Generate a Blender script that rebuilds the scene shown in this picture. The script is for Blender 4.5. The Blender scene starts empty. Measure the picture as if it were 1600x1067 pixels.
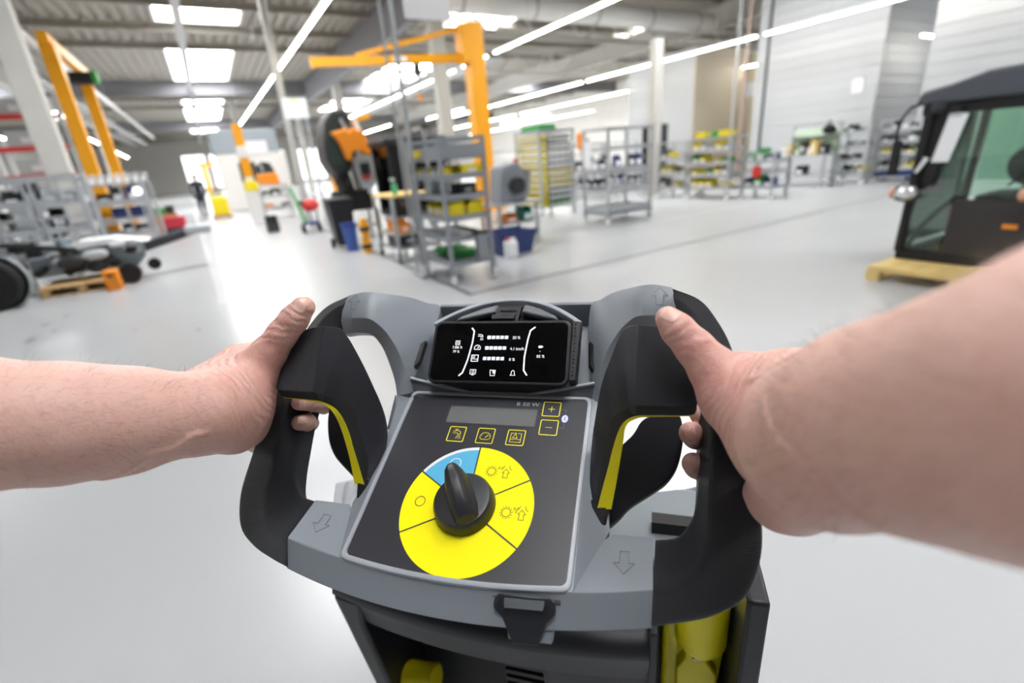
import bpy, bmesh, math, random
import numpy as np
from mathutils import Matrix, Vector
from mathutils.bvhtree import BVHTree
from math import sin, cos, pi, radians, sqrt, atan2

random.seed(7)
SC = bpy.context.scene
COL = SC.collection

# ------------------------------------------------------------------ camera
CAM_H = 1.42
cam_d = bpy.data.cameras.new('camera')
cam = bpy.data.objects.new('camera', cam_d)
COL.objects.link(cam)
cam_d.sensor_width = 36.0
cam_d.lens = 755.0 / 1600.0 * 36.0
cam_d.clip_start = 0.01
cam_d.clip_end = 300
cam_d.dof.use_dof = True
cam_d.dof.focus_distance = 0.46
cam_d.dof.aperture_fstop = 3.1
CW = Matrix(((0.8549, 0.2446, -0.4575), (-0.5132, 0.2703, -0.8146), (-0.0756, 0.9312, 0.3566)))
cam.matrix_world = Matrix.Translation((0, 0, CAM_H)) @ CW.to_4x4()
SC.camera = cam

# ------------------------------------------------------------------ world, exposure
world = bpy.data.worlds.new('world')
SC.world = world
world.use_nodes = True
bgn = world.node_tree.nodes['Background']
bgn.inputs[0].default_value = (0.93, 0.96, 1.0, 1)
bgn.inputs[1].default_value = 0.20
SC.view_settings.view_transform = 'Standard'
SC.view_settings.look = 'None'
SC.view_settings.exposure = 0.0
SC.view_settings.gamma = 1.0
SC.view_settings.use_curve_mapping = False
SKY_EMIT = 24.0
STRIP_EMIT = 25.0

# ------------------------------------------------------------------ materials
def lin(h):
    h = h.lstrip('#')
    out = []
    for i in (0, 2, 4):
        c = int(h[i:i + 2], 16) / 255.0
        out.append(c / 12.92 if c <= 0.04045 else ((c + 0.055) / 1.055) ** 2.4)
    return (out[0], out[1], out[2], 1.0)

_M = {}
def mat(name, hexc, rough=0.5, metal=0.0, var=0.06, scale=30.0, bump=0.0, bscale=400.0, spec=0.5, coat=0.0):
    if name in _M:
        return _M[name]
    m = bpy.data.materials.new(name)
    m.use_nodes = True
    nt = m.node_tree
    b = nt.nodes['Principled BSDF']
    b.inputs['Roughness'].default_value = rough
    b.inputs['Metallic'].default_value = metal
    b.inputs['Specular IOR Level'].default_value = spec
    b.inputs['Coat Weight'].default_value = coat
    c = lin(hexc)
    tc = nt.nodes.new('ShaderNodeTexCoord')
    nz = nt.nodes.new('ShaderNodeTexNoise')
    nz.inputs['Scale'].default_value = scale
    nz.inputs['Detail'].default_value = 4
    nt.links.new(tc.outputs['Object'], nz.inputs['Vector'])
    mx = nt.nodes.new('ShaderNodeMix')
    mx.data_type = 'RGBA'
    mx.inputs['A'].default_value = tuple(max(0, v * (1 - var)) for v in c[:3]) + (1,)
    mx.inputs['B'].default_value = tuple(min(1, v * (1 + var)) for v in c[:3]) + (1,)
    nt.links.new(nz.outputs['Fac'], mx.inputs['Factor'])
    nt.links.new(mx.outputs['Result'], b.inputs['Base Color'])
    if bump > 0:
        n2 = nt.nodes.new('ShaderNodeTexNoise')
        n2.inputs['Scale'].default_value = bscale
        nt.links.new(tc.outputs['Object'], n2.inputs['Vector'])
        bp = nt.nodes.new('ShaderNodeBump')
        bp.inputs['Strength'].default_value = bump
        bp.inputs['Distance'].default_value = 0.0006
        nt.links.new(n2.outputs['Fac'], bp.inputs['Height'])
        nt.links.new(bp.outputs['Normal'], b.inputs['Normal'])
    _M[name] = m
    return m

def emit(name, hexc, strength):
    if name in _M:
        return _M[name]
    m = bpy.data.materials.new(name)
    m.use_nodes = True
    nt = m.node_tree
    b = nt.nodes['Principled BSDF']
    b.inputs['Base Color'].default_value = (0.8, 0.8, 0.8, 1)
    b.inputs['Emission Color'].default_value = lin(hexc)
    b.inputs['Emission Strength'].default_value = strength
    _M[name] = m
    return m

def glass(name, hexc, rough=0.02, alpha=0.35):
    # tinted sheet glass: mostly transparent, with a mirror layer
    m = bpy.data.materials.new(name)
    m.use_nodes = True
    nt = m.node_tree
    nt.nodes.remove(nt.nodes['Principled BSDF'])
    out = nt.nodes['Material Output']
    tr = nt.nodes.new('ShaderNodeBsdfTransparent')
    tr.inputs[0].default_value = lin(hexc)
    gl = nt.nodes.new('ShaderNodeBsdfGlossy')
    gl.inputs['Roughness'].default_value = rough
    fr = nt.nodes.new('ShaderNodeFresnel')
    fr.inputs[0].default_value = 1.5
    ad = nt.nodes.new('ShaderNodeMath')
    ad.operation = 'ADD'
    ad.inputs[1].default_value = alpha * 0.2
    mix = nt.nodes.new('ShaderNodeMixShader')
    nt.links.new(fr.outputs[0], ad.inputs[0])
    nt.links.new(ad.outputs[0], mix.inputs[0])
    nt.links.new(tr.outputs[0], mix.inputs[1])
    nt.links.new(gl.outputs[0], mix.inputs[2])
    nt.links.new(mix.outputs[0], out.inputs[0])
    return m

def knurl(name, hexc, rough=0.5, pitch=2.1, depth=0.0005):
    # rubbery plastic with a fine diamond grain, laid out in the mesh's own uv map (millimetres)
    m = bpy.data.materials.new(name)
    m.use_nodes = True
    nt = m.node_tree
    N, L = nt.nodes.new, nt.links.new
    b = nt.nodes['Principled BSDF']
    b.inputs['Base Color'].default_value = lin(hexc)
    b.inputs['Roughness'].default_value = rough
    uv = N('ShaderNodeUVMap')
    sep = N('ShaderNodeSeparateXYZ')
    L(uv.outputs[0], sep.inputs[0])
    def mth(op, a, c, val=None):
        n = N('ShaderNodeMath')
        n.operation = op
        L(a, n.inputs[0])
        if c is not None:
            L(c, n.inputs[1])
        elif val is not None:
            n.inputs[1].default_value = val
        return n.outputs[0]
    k = 2 * pi / pitch * 0.5
    u = mth('MULTIPLY', sep.outputs[0], None, k)
    v = mth('MULTIPLY', sep.outputs[1], None, k)
    s1 = mth('SINE', mth('ADD', u, v), None)
    s2 = mth('SINE', mth('SUBTRACT', u, v), None)
    h = mth('MULTIPLY', s1, s2)
    h = mth('ABSOLUTE', h, None)
    bp = N('ShaderNodeBump')
    bp.inputs['Strength'].default_value = 0.9
    bp.inputs['Distance'].default_value = depth
    L(h, bp.inputs['Height'])
    L(bp.outputs['Normal'], b.inputs['Normal'])
    return m

# ------------------------------------------------------------------ objects
def tag(o, label=None, cat=None, group=None, kind=None):
    if label: o['label'] = label
    if cat: o['category'] = cat
    if group: o['group'] = group
    if kind: o['kind'] = kind
    return o

def thing(name, label, cat, loc=(0, 0, 0), rz=0.0, group=None, kind=None):
    o = bpy.data.objects.new(name, None)
    o.empty_display_size = 0.1
    COL.objects.link(o)
    o.location = loc
    o.rotation_euler = (0, 0, rz)
    return tag(o, label, cat, group, kind)

def link_mesh(name, me, m, parent=None, loc=None, rz=0.0):
    if m is not None:
        me.materials.clear()
        for q in (m if isinstance(m, (list, tuple)) else [m]):
            me.materials.append(q)
    o = bpy.data.objects.new(name, me)
    COL.objects.link(o)
    if parent is not None:
        o.parent = parent
    if loc is not None:
        o.location = loc
        o.rotation_euler = (0, 0, rz)
    return o

def kids(o):
    return [c for c in bpy.data.objects if c.parent == o]

def copy_tree(o, parent=None, loc=None, rz=None, label=None, depth=0, ch=None):
    if ch is None:
        ch = {}
        for c in bpy.data.objects:
            if c.parent is not None:
                ch.setdefault(c.parent.name, []).append(c)
    c = o.copy()
    COL.objects.link(c)
    if depth > 0:
        c.parent = parent
    if depth == 0:
        if loc is not None: c.location = loc
        if rz is not None: c.rotation_euler = (0, 0, rz)
        if label: c['label'] = label
    for k in ch.get(o.name, []):
        copy_tree(k, c, depth=depth + 1, ch=ch)
    return c

class MB:
    """collects simple solids into one mesh"""
    def __init__(s):
        s.v, s.f, s.uv, s.mi, s.cm = [], [], None, [], 0
    def add(s, vs, fs):
        n = len(s.v)
        s.v += [tuple(p) for p in vs]
        s.f += [tuple(n + i for i in f) for f in fs]
        s.mi += [s.cm] * len(fs)
        return s
    def box(s, c, d, rot=None):
        hx, hy, hz = d[0] / 2, d[1] / 2, d[2] / 2
        vs = [Vector((x * hx, y * hy, z * hz)) for z in (-1, 1) for y in (-1, 1) for x in (-1, 1)]
        if rot is not None:
            vs = [rot @ p for p in vs]
        vs = [p + Vector(c) for p in vs]
        return s.add(vs, [(0, 2, 3, 1), (4, 5, 7, 6), (0, 1, 5, 4), (2, 6, 7, 3), (0, 4, 6, 2), (1, 3, 7, 5)])
    def bb(s, a, b):
        return s.box([(a[i] + b[i]) / 2 for i in range(3)], [abs(b[i] - a[i]) for i in range(3)])
    def rod(s, p0, p1, r, n=8, r1=None, cap=True):
        p0, p1 = Vector(p0), Vector(p1)
        r1 = r if r1 is None else r1
        d = (p1 - p0).normalized()
        a = d.orthogonal().normalized()
        b = d.cross(a)
        vs = []
        for p, rr in ((p0, r), (p1, r1)):
            for i in range(n):
                t = 2 * pi * i / n
                vs.append(p + a * (rr * cos(t)) + b * (rr * sin(t)))
        fs = [(i, (i + 1) % n, n + (i + 1) % n, n + i) for i in range(n)]
        if cap:
            fs += [tuple(range(n - 1, -1, -1)), tuple(range(n, 2 * n))]
        return s.add(vs, fs)
    def bar(s, p0, p1, w, h, up=(0, 0, 1)):
        p0, p1 = Vector(p0), Vector(p1)
        d = (p1 - p0).normalized()
        u = Vector(up)
        if abs(d.dot(u)) > 0.95:
            u = Vector((0, 1, 0))
        a = d.cross(u).normalized() * (w / 2)
        b = a.cross(d).normalized() * (h / 2)
        vs = [p + sx * a + sy * b for p in (p0, p1) for sx, sy in ((-1, -1), (1, -1), (1, 1), (-1, 1))]
        return s.add(vs, [(3, 2, 1, 0), (4, 5, 6, 7), (0, 1, 5, 4), (1, 2, 6, 5), (2, 3, 7, 6), (3, 0, 4, 7)])
    def tube(s, pts, r, n=8):
        pts = [Vector(p) for p in pts]
        rr = r if isinstance(r, (list, tuple)) else [r] * len(pts)
        d0 = (pts[1] - pts[0]).normalized()
        a = d0.orthogonal().normalized()
        rings = []
        for i, p in enumerate(pts):
            d = (pts[min(i + 1, len(pts) - 1)] - pts[max(i - 1, 0)]).normalized()
            a = (a - d * a.dot(d)).normalized()
            b = d.cross(a)
            rings.append([p + a * (rr[i] * cos(2 * pi * j / n)) + b * (rr[i] * sin(2 * pi * j / n)) for j in range(n)])
        return s.loft(rings)
    def loft(s, rings, caps=True, closed=True):
        n = len(rings[0])
        vs = [p for r in rings for p in r]
        fs = []
        for k in range(len(rings) - 1):
            for i in range(n if closed else n - 1):
                j = (i + 1) % n
                fs.append((k * n + i, k * n + j, (k + 1) * n + j, (k + 1) * n + i))
        if caps and closed:
            fs.append(tuple(range(n - 1, -1, -1)))
            fs.append(tuple(range((len(rings) - 1) * n, len(rings) * n)))
        return s.add(vs, fs)
    def prism(s, poly, off, base=(0, 0, 0)):
        """poly: 3-d points of a face, swept by the vector off"""
        n = len(poly)
        o = Vector(off)
        P = [Vector(p) + Vector(base) for p in poly]
        vs = P + [p + o for p in P]
        fs = [tuple(range(n - 1, -1, -1)), tuple(range(n, 2 * n))] + [(i, (i + 1) % n, n + (i + 1) % n, n + i) for i in range(n)]
        return s.add(vs, fs)
    def lathe(s, prof, n=20, c=(0, 0, 0), axis='z'):
        rings = []
        for r, z in prof:
            ring = []
            for i in range(n):
                t = 2 * pi * i / n
                p = (r * cos(t), r * sin(t), z)
                if axis == 'x': p = (z, r * cos(t), r * sin(t))
                if axis == 'y': p = (r * sin(t), z, r * cos(t))
                ring.append((p[0] + c[0], p[1] + c[1], p[2] + c[2]))
            rings.append(ring)
        return s.loft(rings)
    def ball(s, c, r, nu=12, nv=8):
        rx, ry, rz = r if isinstance(r, (list, tuple)) else (r, r, r)
        rings = []
        for k in range(1, nv):
            t = pi * k / nv
            rings.append([(c[0] + rx * sin(t) * cos(2 * pi * i / nu), c[1] + ry * sin(t) * sin(2 * pi * i / nu), c[2] - rz * cos(t)) for i in range(nu)])
        return s.loft(rings)
    def build(s, name, m, parent=None, k=1.0, smooth=False, bevel=0.0, seg=2, loc=None, rz=0.0, fix=True, sub=0, angle=35):
        me = bpy.data.meshes.new(name)
        me.from_pydata([(p[0] * k, p[1] * k, p[2] * k) for p in s.v], [], s.f)
        for q in (m if isinstance(m, (list, tuple)) else [m]):
            me.materials.append(q)
        if any(s.mi):
            me.polygons.foreach_set('material_index', s.mi)
        if fix:
            bm = bmesh.new()
            bm.from_mesh(me)
            bmesh.ops.recalc_face_normals(bm, faces=bm.faces)
            bm.to_mesh(me)
            bm.free()
        if smooth:
            me.polygons.foreach_set('use_smooth', [True] * len(me.polygons))
        o = bpy.data.objects.new(name, me)
        COL.objects.link(o)
        if parent is not None:
            o.parent = parent
        if loc is not None:
            o.location = loc
            o.rotation_euler = (0, 0, rz)
        if bevel > 0:
            md = o.modifiers.new('bevel', 'BEVEL')
            md.width = bevel
            md.segments = seg
            md.limit_method = 'ANGLE'
            md.angle_limit = radians(angle)
            md.harden_normals = False
        if sub:
            md = o.modifiers.new('sub', 'SUBSURF')
            md.levels = md.render_levels = sub
        if smooth or bevel > 0:
            try:
                me.set_sharp_from_angle(angle=radians(angle + 5))
            except Exception:
                pass
        return o

def chaikin(P, it=2, closed=True):
    P = [Vector(p) for p in P]
    for _ in range(it):
        Q = []
        n = len(P)
        for i in range(n if closed else n - 1):
            a, b = P[i], P[(i + 1) % n]
            Q += [a.lerp(b, 0.25), a.lerp(b, 0.75)]
        P = Q
    return P

def soften(P, s, it=2):
    """closed polygon with rounded corners; s = share of each edge eaten by the rounding"""
    P = [Vector(p) for p in P]
    Q = []
    n = len(P)
    for i in range(n):
        a, b = P[i], P[(i + 1) % n]
        Q += [a, a.lerp(b, s), a.lerp(b, 1 - s)]
    # keep corner points as control points of short corner segments
    return chaikin(Q, it)

def catmull(P, m=6, closed=False):
    P = [Vector(p) for p in P]
    n = len(P)
    out = []
    for i in range(n if closed else n - 1):
        p0 = P[(i - 1) % n] if closed or i > 0 else P[0] * 2 - P[1]
        p1, p2 = P[i], P[(i + 1) % n]
        p3 = P[(i + 2) % n] if closed or i + 2 < n else P[-1] * 2 - P[-2]
        for k in range(m):
            t = k / m
            out.append(0.5 * ((2 * p1) + (p2 - p0) * t + (2 * p0 - 5 * p1 + 4 * p2 - p3) * t * t + (3 * p1 - p0 - 3 * p2 + p3) * t ** 3))
    if not closed:
        out.append(P[-1].copy())
    return out

def text_mesh(s, size, ext=0.0, align='CENTER'):
    cu = bpy.data.curves.new('txt', 'FONT')
    cu.body = s
    cu.size = size
    cu.extrude = ext
    cu.align_x = align
    cu.align_y = 'CENTER'
    cu.resolution_u = 3
    ob = bpy.data.objects.new('txt', cu)
    COL.objects.link(ob)
    dg = bpy.context.evaluated_depsgraph_get()
    me = bpy.data.meshes.new_from_object(ob.evaluated_get(dg))
    bpy.data.objects.remove(ob)
    bpy.data.curves.remove(cu)
    return me
# ------------------------------------------------------------------ the hall
X0, X1, Y0, Y1, CZ = -15.0, 34.0, -7.0, 92.0, 7.0

def floor_mat():
    m = bpy.data.materials.new('epoxy_floor')
    m.use_nodes = True
    nt = m.node_tree
    N, L = nt.nodes.new, nt.links.new
    b = nt.nodes['Principled BSDF']
    tc = N('ShaderNodeTexCoord')
    n1 = N('ShaderNodeTexNoise'); n1.inputs['Scale'].default_value = 0.7; n1.inputs['Detail'].default_value = 6
    n2 = N('ShaderNodeTexNoise'); n2.inputs['Scale'].default_value = 9.0; n2.inputs['Detail'].default_value = 8
    L(tc.outputs['Object'], n1.inputs['Vector']); L(tc.outputs['Object'], n2.inputs['Vector'])
    mx = N('ShaderNodeMix'); mx.data_type = 'RGBA'
    mx.inputs['A'].default_value = lin('#b0b2b5'); mx.inputs['B'].default_value = lin('#b7b9bc')
    L(n1.outputs['Fac'], mx.inputs['Factor'])
    # scuffs
    cr = N('ShaderNodeValToRGB')
    cr.color_ramp.elements[0].position = 0.70; cr.color_ramp.elements[0].color = (0, 0, 0, 1)
    cr.color_ramp.elements[1].position = 0.80; cr.color_ramp.elements[1].color = (0.12, 0.12, 0.12, 1)
    L(n2.outputs['Fac'], cr.inputs[0])
    mx2 = N('ShaderNodeMix'); mx2.data_type = 'RGBA'
    mx2.inputs['B'].default_value = lin('#8f8f8e')
    L(cr.outputs[0], mx2.inputs['Factor']); L(mx.outputs['Result'], mx2.inputs['A'])
    L(mx2.outputs['Result'], b.inputs['Base Color'])
    mr = N('ShaderNodeMapRange')
    mr.inputs['To Min'].default_value = 0.25; mr.inputs['To Max'].default_value = 0.275
    L(n1.outputs['Fac'], mr.inputs['Value']); L(mr.outputs[0], b.inputs['Roughness'])
    return m

floor = MB().add([(X0, Y0, 0), (X1, Y0, 0), (X1, Y1, 0), (X0, Y1, 0)], [(0, 1, 2, 3)]).build('floor', floor_mat())
tag(floor, kind='structure')
def floor_strip(a, b, w, m):
    d = (Vector(b) - Vector(a)).normalized()
    s = Vector((-d.y, d.x, 0)) * w / 2
    a, b = Vector(a), Vector(b)
    z = Vector((0, 0, 0.0015))
    MB().add([a - s + z, b - s + z, b + s + z, a + s + z], [(0, 1, 2, 3)]).build('floor_line', m, floor)
m_line = mat('floor_joint', '#3f4246', 0.5)
m_line2 = mat('floor_mark', '#a9a9aa', 0.45)
floor_strip((2.23, 4.8, 0), (2.4, 24, 0), 0.065, m_line)
floor_strip((2.23, 4.84, 0), (14.0, 5.3, 0), 0.06, m_line)
floor_strip((-0.2, 6.8, 0), (-0.95, 30, 0), 0.09, m_line2)
floor_strip((6.0, 6.9, 0), (16, 7.2, 0), 0.025, m_line2)

m_scuff = mat('floor_scuff', '#6f7073', 0.6, var=0.3, scale=20)
rgs = random.Random(4)
for sx, sy, sr in ((-2.02, 7.45, 0.10), (-1.9, 7.75, 0.07), (-2.0, 6.75, 0.11), (-1.86, 7.0, 0.07), (-1.05, 6.3, 0.04), (-0.45, 5.75, 0.05), (3.9, 3.9, 0.03), (2.9, 3.1, 0.02)):
    P = []
    for i in range(14):
        t = 2 * pi * i / 14
        r_ = sr * rgs.uniform(0.45, 1.0)
        P.append((sx + r_ * cos(t) * 0.6, sy + r_ * sin(t) * 1.3, 0.0012))
    MB().add(P, [tuple(range(14))]).build('floor_stain', m_scuff, floor)
# ceiling: trapezoidal steel deck, ribs along the hall
m_deck = mat('steel_deck', '#9c978d', 0.55, var=0.05, scale=0.4)
m_steel = mat('galvanised_steel', '#a9abac', 0.45, 0.35)
m_beam = mat('grey_beam', '#77777c', 0.6)
m_conc = mat('concrete', '#c4c3be', 0.8, scale=3)
m_white = mat('white_paint', '#e6e6e4', 0.5)
dk = MB()
x = X0
vs = []
while x < X1:
    for dx, z in ((0, CZ), (0.16, CZ), (0.20, CZ + 0.11), (0.36, CZ + 0.11)):
        vs.append((x + dx, z))
    x += 0.40
SKY = []
for yc, ln in ((9.5, 3.2), (17.5, 2.0), (22.8, 2.4), (32.4, 8.6), (46.0, 3.0), (55.0, 9.0), (71.0, 6.0)):
    SKY.append((1.15, yc, 2.75, ln))
SKY.append((0.2, -0.4, 2.4, 2.0))  # unseen skylight, added overhead to light the console and arms
SKY.append((3.3, 0.0, 1.9, 2.0))  # second unseen skylight, added for more top light on the machine
for xc in (11.5, 22.0):
    for yc, ln in ((-2.5, 3.2), (9.5, 3.2), (21.0, 3.0), (34.0, 8.0), (50.0, 8.0), (66.0, 6.0)):
        SKY.append((xc + (1.0 if yc > 30 else 0), yc, 3.4, ln))
for xc in (-9.5,):
    for yc, ln in ((9.5, 3.2), (22.8, 2.4), (34.0, 6.0), (52.0, 6.0)):
        SKY.append((xc, yc, 2.75, ln))
# the deck is cut into bands along y so that the skylights really are openings
def deck_band(y0, y1, holes):
    d = MB()
    cur = []
    def flush(c):
        if len(c) > 1:
            rings = [[(px, y0, pz) for px, pz in c], [(px, y1, pz) for px, pz in c]]
            d.loft(rings, caps=False, closed=False)
    for px, pz in vs:
        if any(h0 < px < h1 for h0, h1 in holes):
            flush(cur); cur = []
        else:
            cur.append((px, pz))
    flush(cur)
    return d
cuts = sorted(set([Y0, Y1] + [v for s in SKY for v in (s[1] - s[3] / 2, s[1] + s[3] / 2)]))
full = MB()
for y0, y1 in zip(cuts[:-1], cuts[1:]):
    ym = (y0 + y1) / 2
    holes = [(s[0] - s[2] / 2, s[0] + s[2] / 2) for s in SKY if abs(s[1] - ym) < s[3] / 2]
    d = deck_band(y0, y1, holes)
    full.add(d.v, d.f)
ceiling = full.build('ceiling', m_deck)
tag(ceiling, kind='structure')
m_sky = emit('skylight_daylight', '#ffffff', SKY_EMIT)
n = 0
for sx, sy, w, l in SKY:
    n += 1
    fr = MB()
    for s in (-1, 1):
        fr.bb((sx + s * w / 2 - 0.05, sy - l / 2, CZ - 0.04), (sx + s * w / 2 + 0.05, sy + l / 2, CZ + 0.42))
        fr.bb((sx - w / 2, sy + s * l / 2 - 0.05, CZ - 0.04), (sx + w / 2, sy + s * l / 2 + 0.05, CZ + 0.42))
    win = tag(fr.build('window_%d' % n, m_white), kind='structure')
    panes = max(2, int(round(l / 1.1)))
    for i in range(panes):
        p = MB().bb((sx - w / 2 + 0.05, sy - l / 2 + l * i / panes + 0.03, CZ + 0.36), (sx + w / 2 - 0.05, sy - l / 2 + l * (i + 1) / panes - 0.03, CZ + 0.40))
        p.build('pane', m_sky, win)
# purlins along x
for i, y in enumerate([-4, 0, 4, 8, 12.5, 16, 19.6, 21.3, 24.6, 27.6, 37.3, 39.5, 43.5, 48.5, 60.5, 66, 75, 82]):
    deep = i in (1, 4, 10, 14)
    p = MB()
    if deep:
        p.bb((X0, y - 0.14, CZ - 0.75), (X1, y + 0.14, CZ - 0.70)).bb((X0, y - 0.02, CZ - 0.70), (X1, y + 0.02, CZ - 0.03)).bb((X0, y - 0.14, CZ - 0.03), (X1, y + 0.14, CZ))
    else:
        p.bb((X0, y - 0.08, CZ - 0.24), (X1, y + 0.08, CZ - 0.22)).bb((X0, y - 0.02, CZ - 0.22), (X1, y + 0.02, CZ)).bb((X0, y - 0.08, CZ - 0.02), (X1, y + 0.08, CZ))
    p.build('purlin', m_beam if deep else m_deck, ceiling)
def girder(x, y0, y1, z, h, w, m):
    p = MB().bb((x - w / 2, y0, z), (x + w / 2, y1, z + 0.05)).bb((x - 0.03, y0, z + 0.05), (x + 0.03, y1, z + h)).bb((x - w / 2, y0, z + h), (x + w / 2, y1, z + h + 0.05))
    tag(p.build('beam', m), kind='structure')
girder(6.9, 17, 60, 5.7, 1.1, 0.30, m_beam)
girder(0.45, 12, 88, 6.3, 0.22, 0.24, m_steel)
girder(20.5, 6, 60, 5.9, 0.8, 0.3, m_conc)
girder(-6.5, 6, 80, 5.9, 0.9, 0.3, m_conc)
# trusses (deep lattice girders) towards the right hand bays
def truss(y, x0, x1):
    t = MB()
    t.bar((x0, y, 5.75), (x1, y, 5.75), 0.12, 0.12).bar((x0, y, 6.75), (x1, y, 6.75), 0.12, 0.12)
    nseg = int((x1 - x0) / 1.1)
    for i in range(nseg):
        xa, xb = x0 + (x1 - x0) * i / nseg, x0 + (x1 - x0) * (i + 1) / nseg
        t.rod((xa, y, 5.75 if i % 2 else 6.75), (xb, y, 6.75 if i % 2 else 5.75), 0.04, 6)
    tag(t.build('beam_truss', m_conc), kind='structure')
truss(18.5, 7.2, 33); truss(26, 7.2, 33); truss(45, 7.2, 33)

# walls
m_wall = mat('wall_cladding', '#efeeea', 0.6, scale=1)
def wall(name, a, b, t, h0, h1, m):
    w = MB().bb((min(a[0], b[0]) - t[0], min(a[1], b[1]) - t[1], h0), (max(a[0], b[0]) + t[0], max(a[1], b[1]) + t[1], h1)).build(name, m)
    return tag(w, kind='structure')
wall('wall_left', (X0, 4), (X0, Y1), (0.1, 0), 0, CZ, m_wall)
wall('wall_back', (X0, Y1), (X1, Y1), (0, 0.1), 0, CZ, m_wall)
# windows added in the far gable, glowing panes to brighten the dark end
for i, (xa, xb) in enumerate([(-2.6, 0.6), (1.0, 4.2), (7.0, 12.0), (13.0, 18.0)]):
    wf = MB()
    wf.bb((xa, Y1 - 0.2, 0.3), (xb, Y1 - 0.1, 0.4)).bb((xa, Y1 - 0.2, 5.2), (xb, Y1 - 0.1, 5.3)).bb((xa, Y1 - 0.2, 0.4), (xa + 0.1, Y1 - 0.1, 5.2)).bb((xb - 0.1, Y1 - 0.2, 0.4), (xb, Y1 - 0.1, 5.2))
    n += 1
    wo = tag(wf.build('window_%d' % n, m_white), kind='structure')
    for k in range(2):
        xm = xa + 0.12 + (xb - xa - 0.24) * k / 2
        MB().bb((xm, Y1 - 0.17, 0.42), (xm + (xb - xa - 0.24) / 2 - 0.04, Y1 - 0.13, 5.18)).build('pane', emit('gable_fill', '#ffffff', 2.2), wo)
wall('wall_right', (X1, Y0), (X1, Y1), (0.1, 0), 0, CZ, m_wall)

# white built-in rooms on the right, clad with horizontal panels
m_panel = mat('cold_room_panel', '#bfc2c6', 0.45, var=0.03, scale=1)
m_panel2 = mat('cream_panel', '#d9cfb8', 0.5, var=0.03, scale=1)
m_panel3 = mat('shaded_beige_panel', '#c2b8a6', 0.5, var=0.03, scale=1)  # shaded side of the north room, shade put into a darker beige
def clad_room(nm, x0, x1, y0, y1, h, m, pitch=0.27, side=None):
    core = MB().bb((x0 + 0.04, y0 + 0.04, 0), (x1, y1, h)).build(nm, m)
    tag(core, kind='structure')
    n = int(h / pitch)
    tm = {}
    for i in range(n):
        z = h * i / n
        hh = h / n - 0.014
        if 'a' not in tm:
            tm['a'] = MB().bb((0, y0 + 0.05, 0), (0.04, y1, hh)).build('panel', m, core, loc=(x0, 0, z))
            tm['b'] = MB().bb((x0, 0, 0), (x1, 0.05, hh)).build('panel', side or m, core, loc=(0, y0, z))
        else:
            link_mesh('panel', tm['a'].data, None, core, (x0, 0, z))
            link_mesh('panel', tm['b'].data, None, core, (0, y0, z))
    return core
clad_room('wall_room_north', 17.0, 20.0, 14.25, 17.9, 4.75, m_panel, side=m_panel3)
r2 = clad_room('wall_room_middle', 17.0, 20.4, 7.85, 11.7, 5.6, m_panel)
r3 = clad_room('wall_room_near', 16.0, 22.0, -2.2, 6.35, 6.6, m_panel)
r4 = clad_room('wall_room_cream', 20.4, 21.2, 9.5, 19.5, 4.6, m_panel2, pitch=0.6)
MB().bb((16.96, 11.28, 0), (17.0, 11.36, 5.6)).build('joint_trim', m_line, r2)

# columns
def column(x, y, w, m=m_conc, h=CZ, d=None):
    d = d or w
    c = MB().bb((x - w / 2, y - d / 2, 0), (x + w / 2, y + d / 2, h)).build('column', m, bevel=0.02)
    return tag(c, kind='structure')
column(-2.62, 14.2, 0.42)
column(11.5, 11.0, 0.27, h=4.1)
column(7.25, 16.2, 0.42)
column(2.42, 16.6, 0.18)
column(-4.6, 26, 0.42)
column(-4.6, 38, 0.42)
column(2.9, 44, 0.42)
column(7.2, 30, 0.42)
column(7.2, 44, 0.42)
# round ventilation duct across the bay
du = thing('ventilation_duct', 'long round white ventilation duct hanging crosswise under the roof', 'duct', (0, 15, 5.8))
MB().rod((6.6, 0, 0), (19.0, 0.3, 0), 0.34, 24).build('duct_pipe', m_white, du, smooth=True)
for xx in (7.6, 10.2, 12.8, 15.4, 18):
    MB().lathe([(0.35, -0.04), (0.37, -0.04), (0.37, 0.04), (0.35, 0.04)], 24, (xx, 0.02 + (xx - 6.6) * 0.024, 0), 'x').build('duct_joint', m_steel, du)
    MB().rod((xx, 0, 0.3), (xx, 0, 1.2), 0.012, 6).build('hanger', m_steel, du)
pp = thing('roof_pipe', 'pale pipe running along the hall under the left roof edge', 'pipe', (0, 0, 0))
MB().rod((-3.4, 8, 5.6), (-3.4, 60, 5.6), 0.10, 12).build('pipe_run', m_white, pp, smooth=True)
for yy in range(10, 60, 6):
    MB().bar((-3.4, yy, 5.65), (-3.4, yy, 7), 0.03, 0.03).build('hanger', m_steel, pp)
ct = thing('cable_tray', 'grey cable tray hung along the hall on the left', 'cable tray', (0, 0, 0))
MB().bb((-4.35, 6, 5.0), (-4.0, 60, 5.03)).bb((-4.35, 6, 5.03), (-4.33, 60, 5.1)).bb((-4.02, 6, 5.03), (-4.0, 60, 5.1)).build('tray', m_steel, ct)
for yy in range(8, 60, 6):
    MB().bar((-4.17, yy, 5.05), (-4.17, yy, 7), 0.03, 0.03).build('hanger', m_steel, ct)
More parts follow.
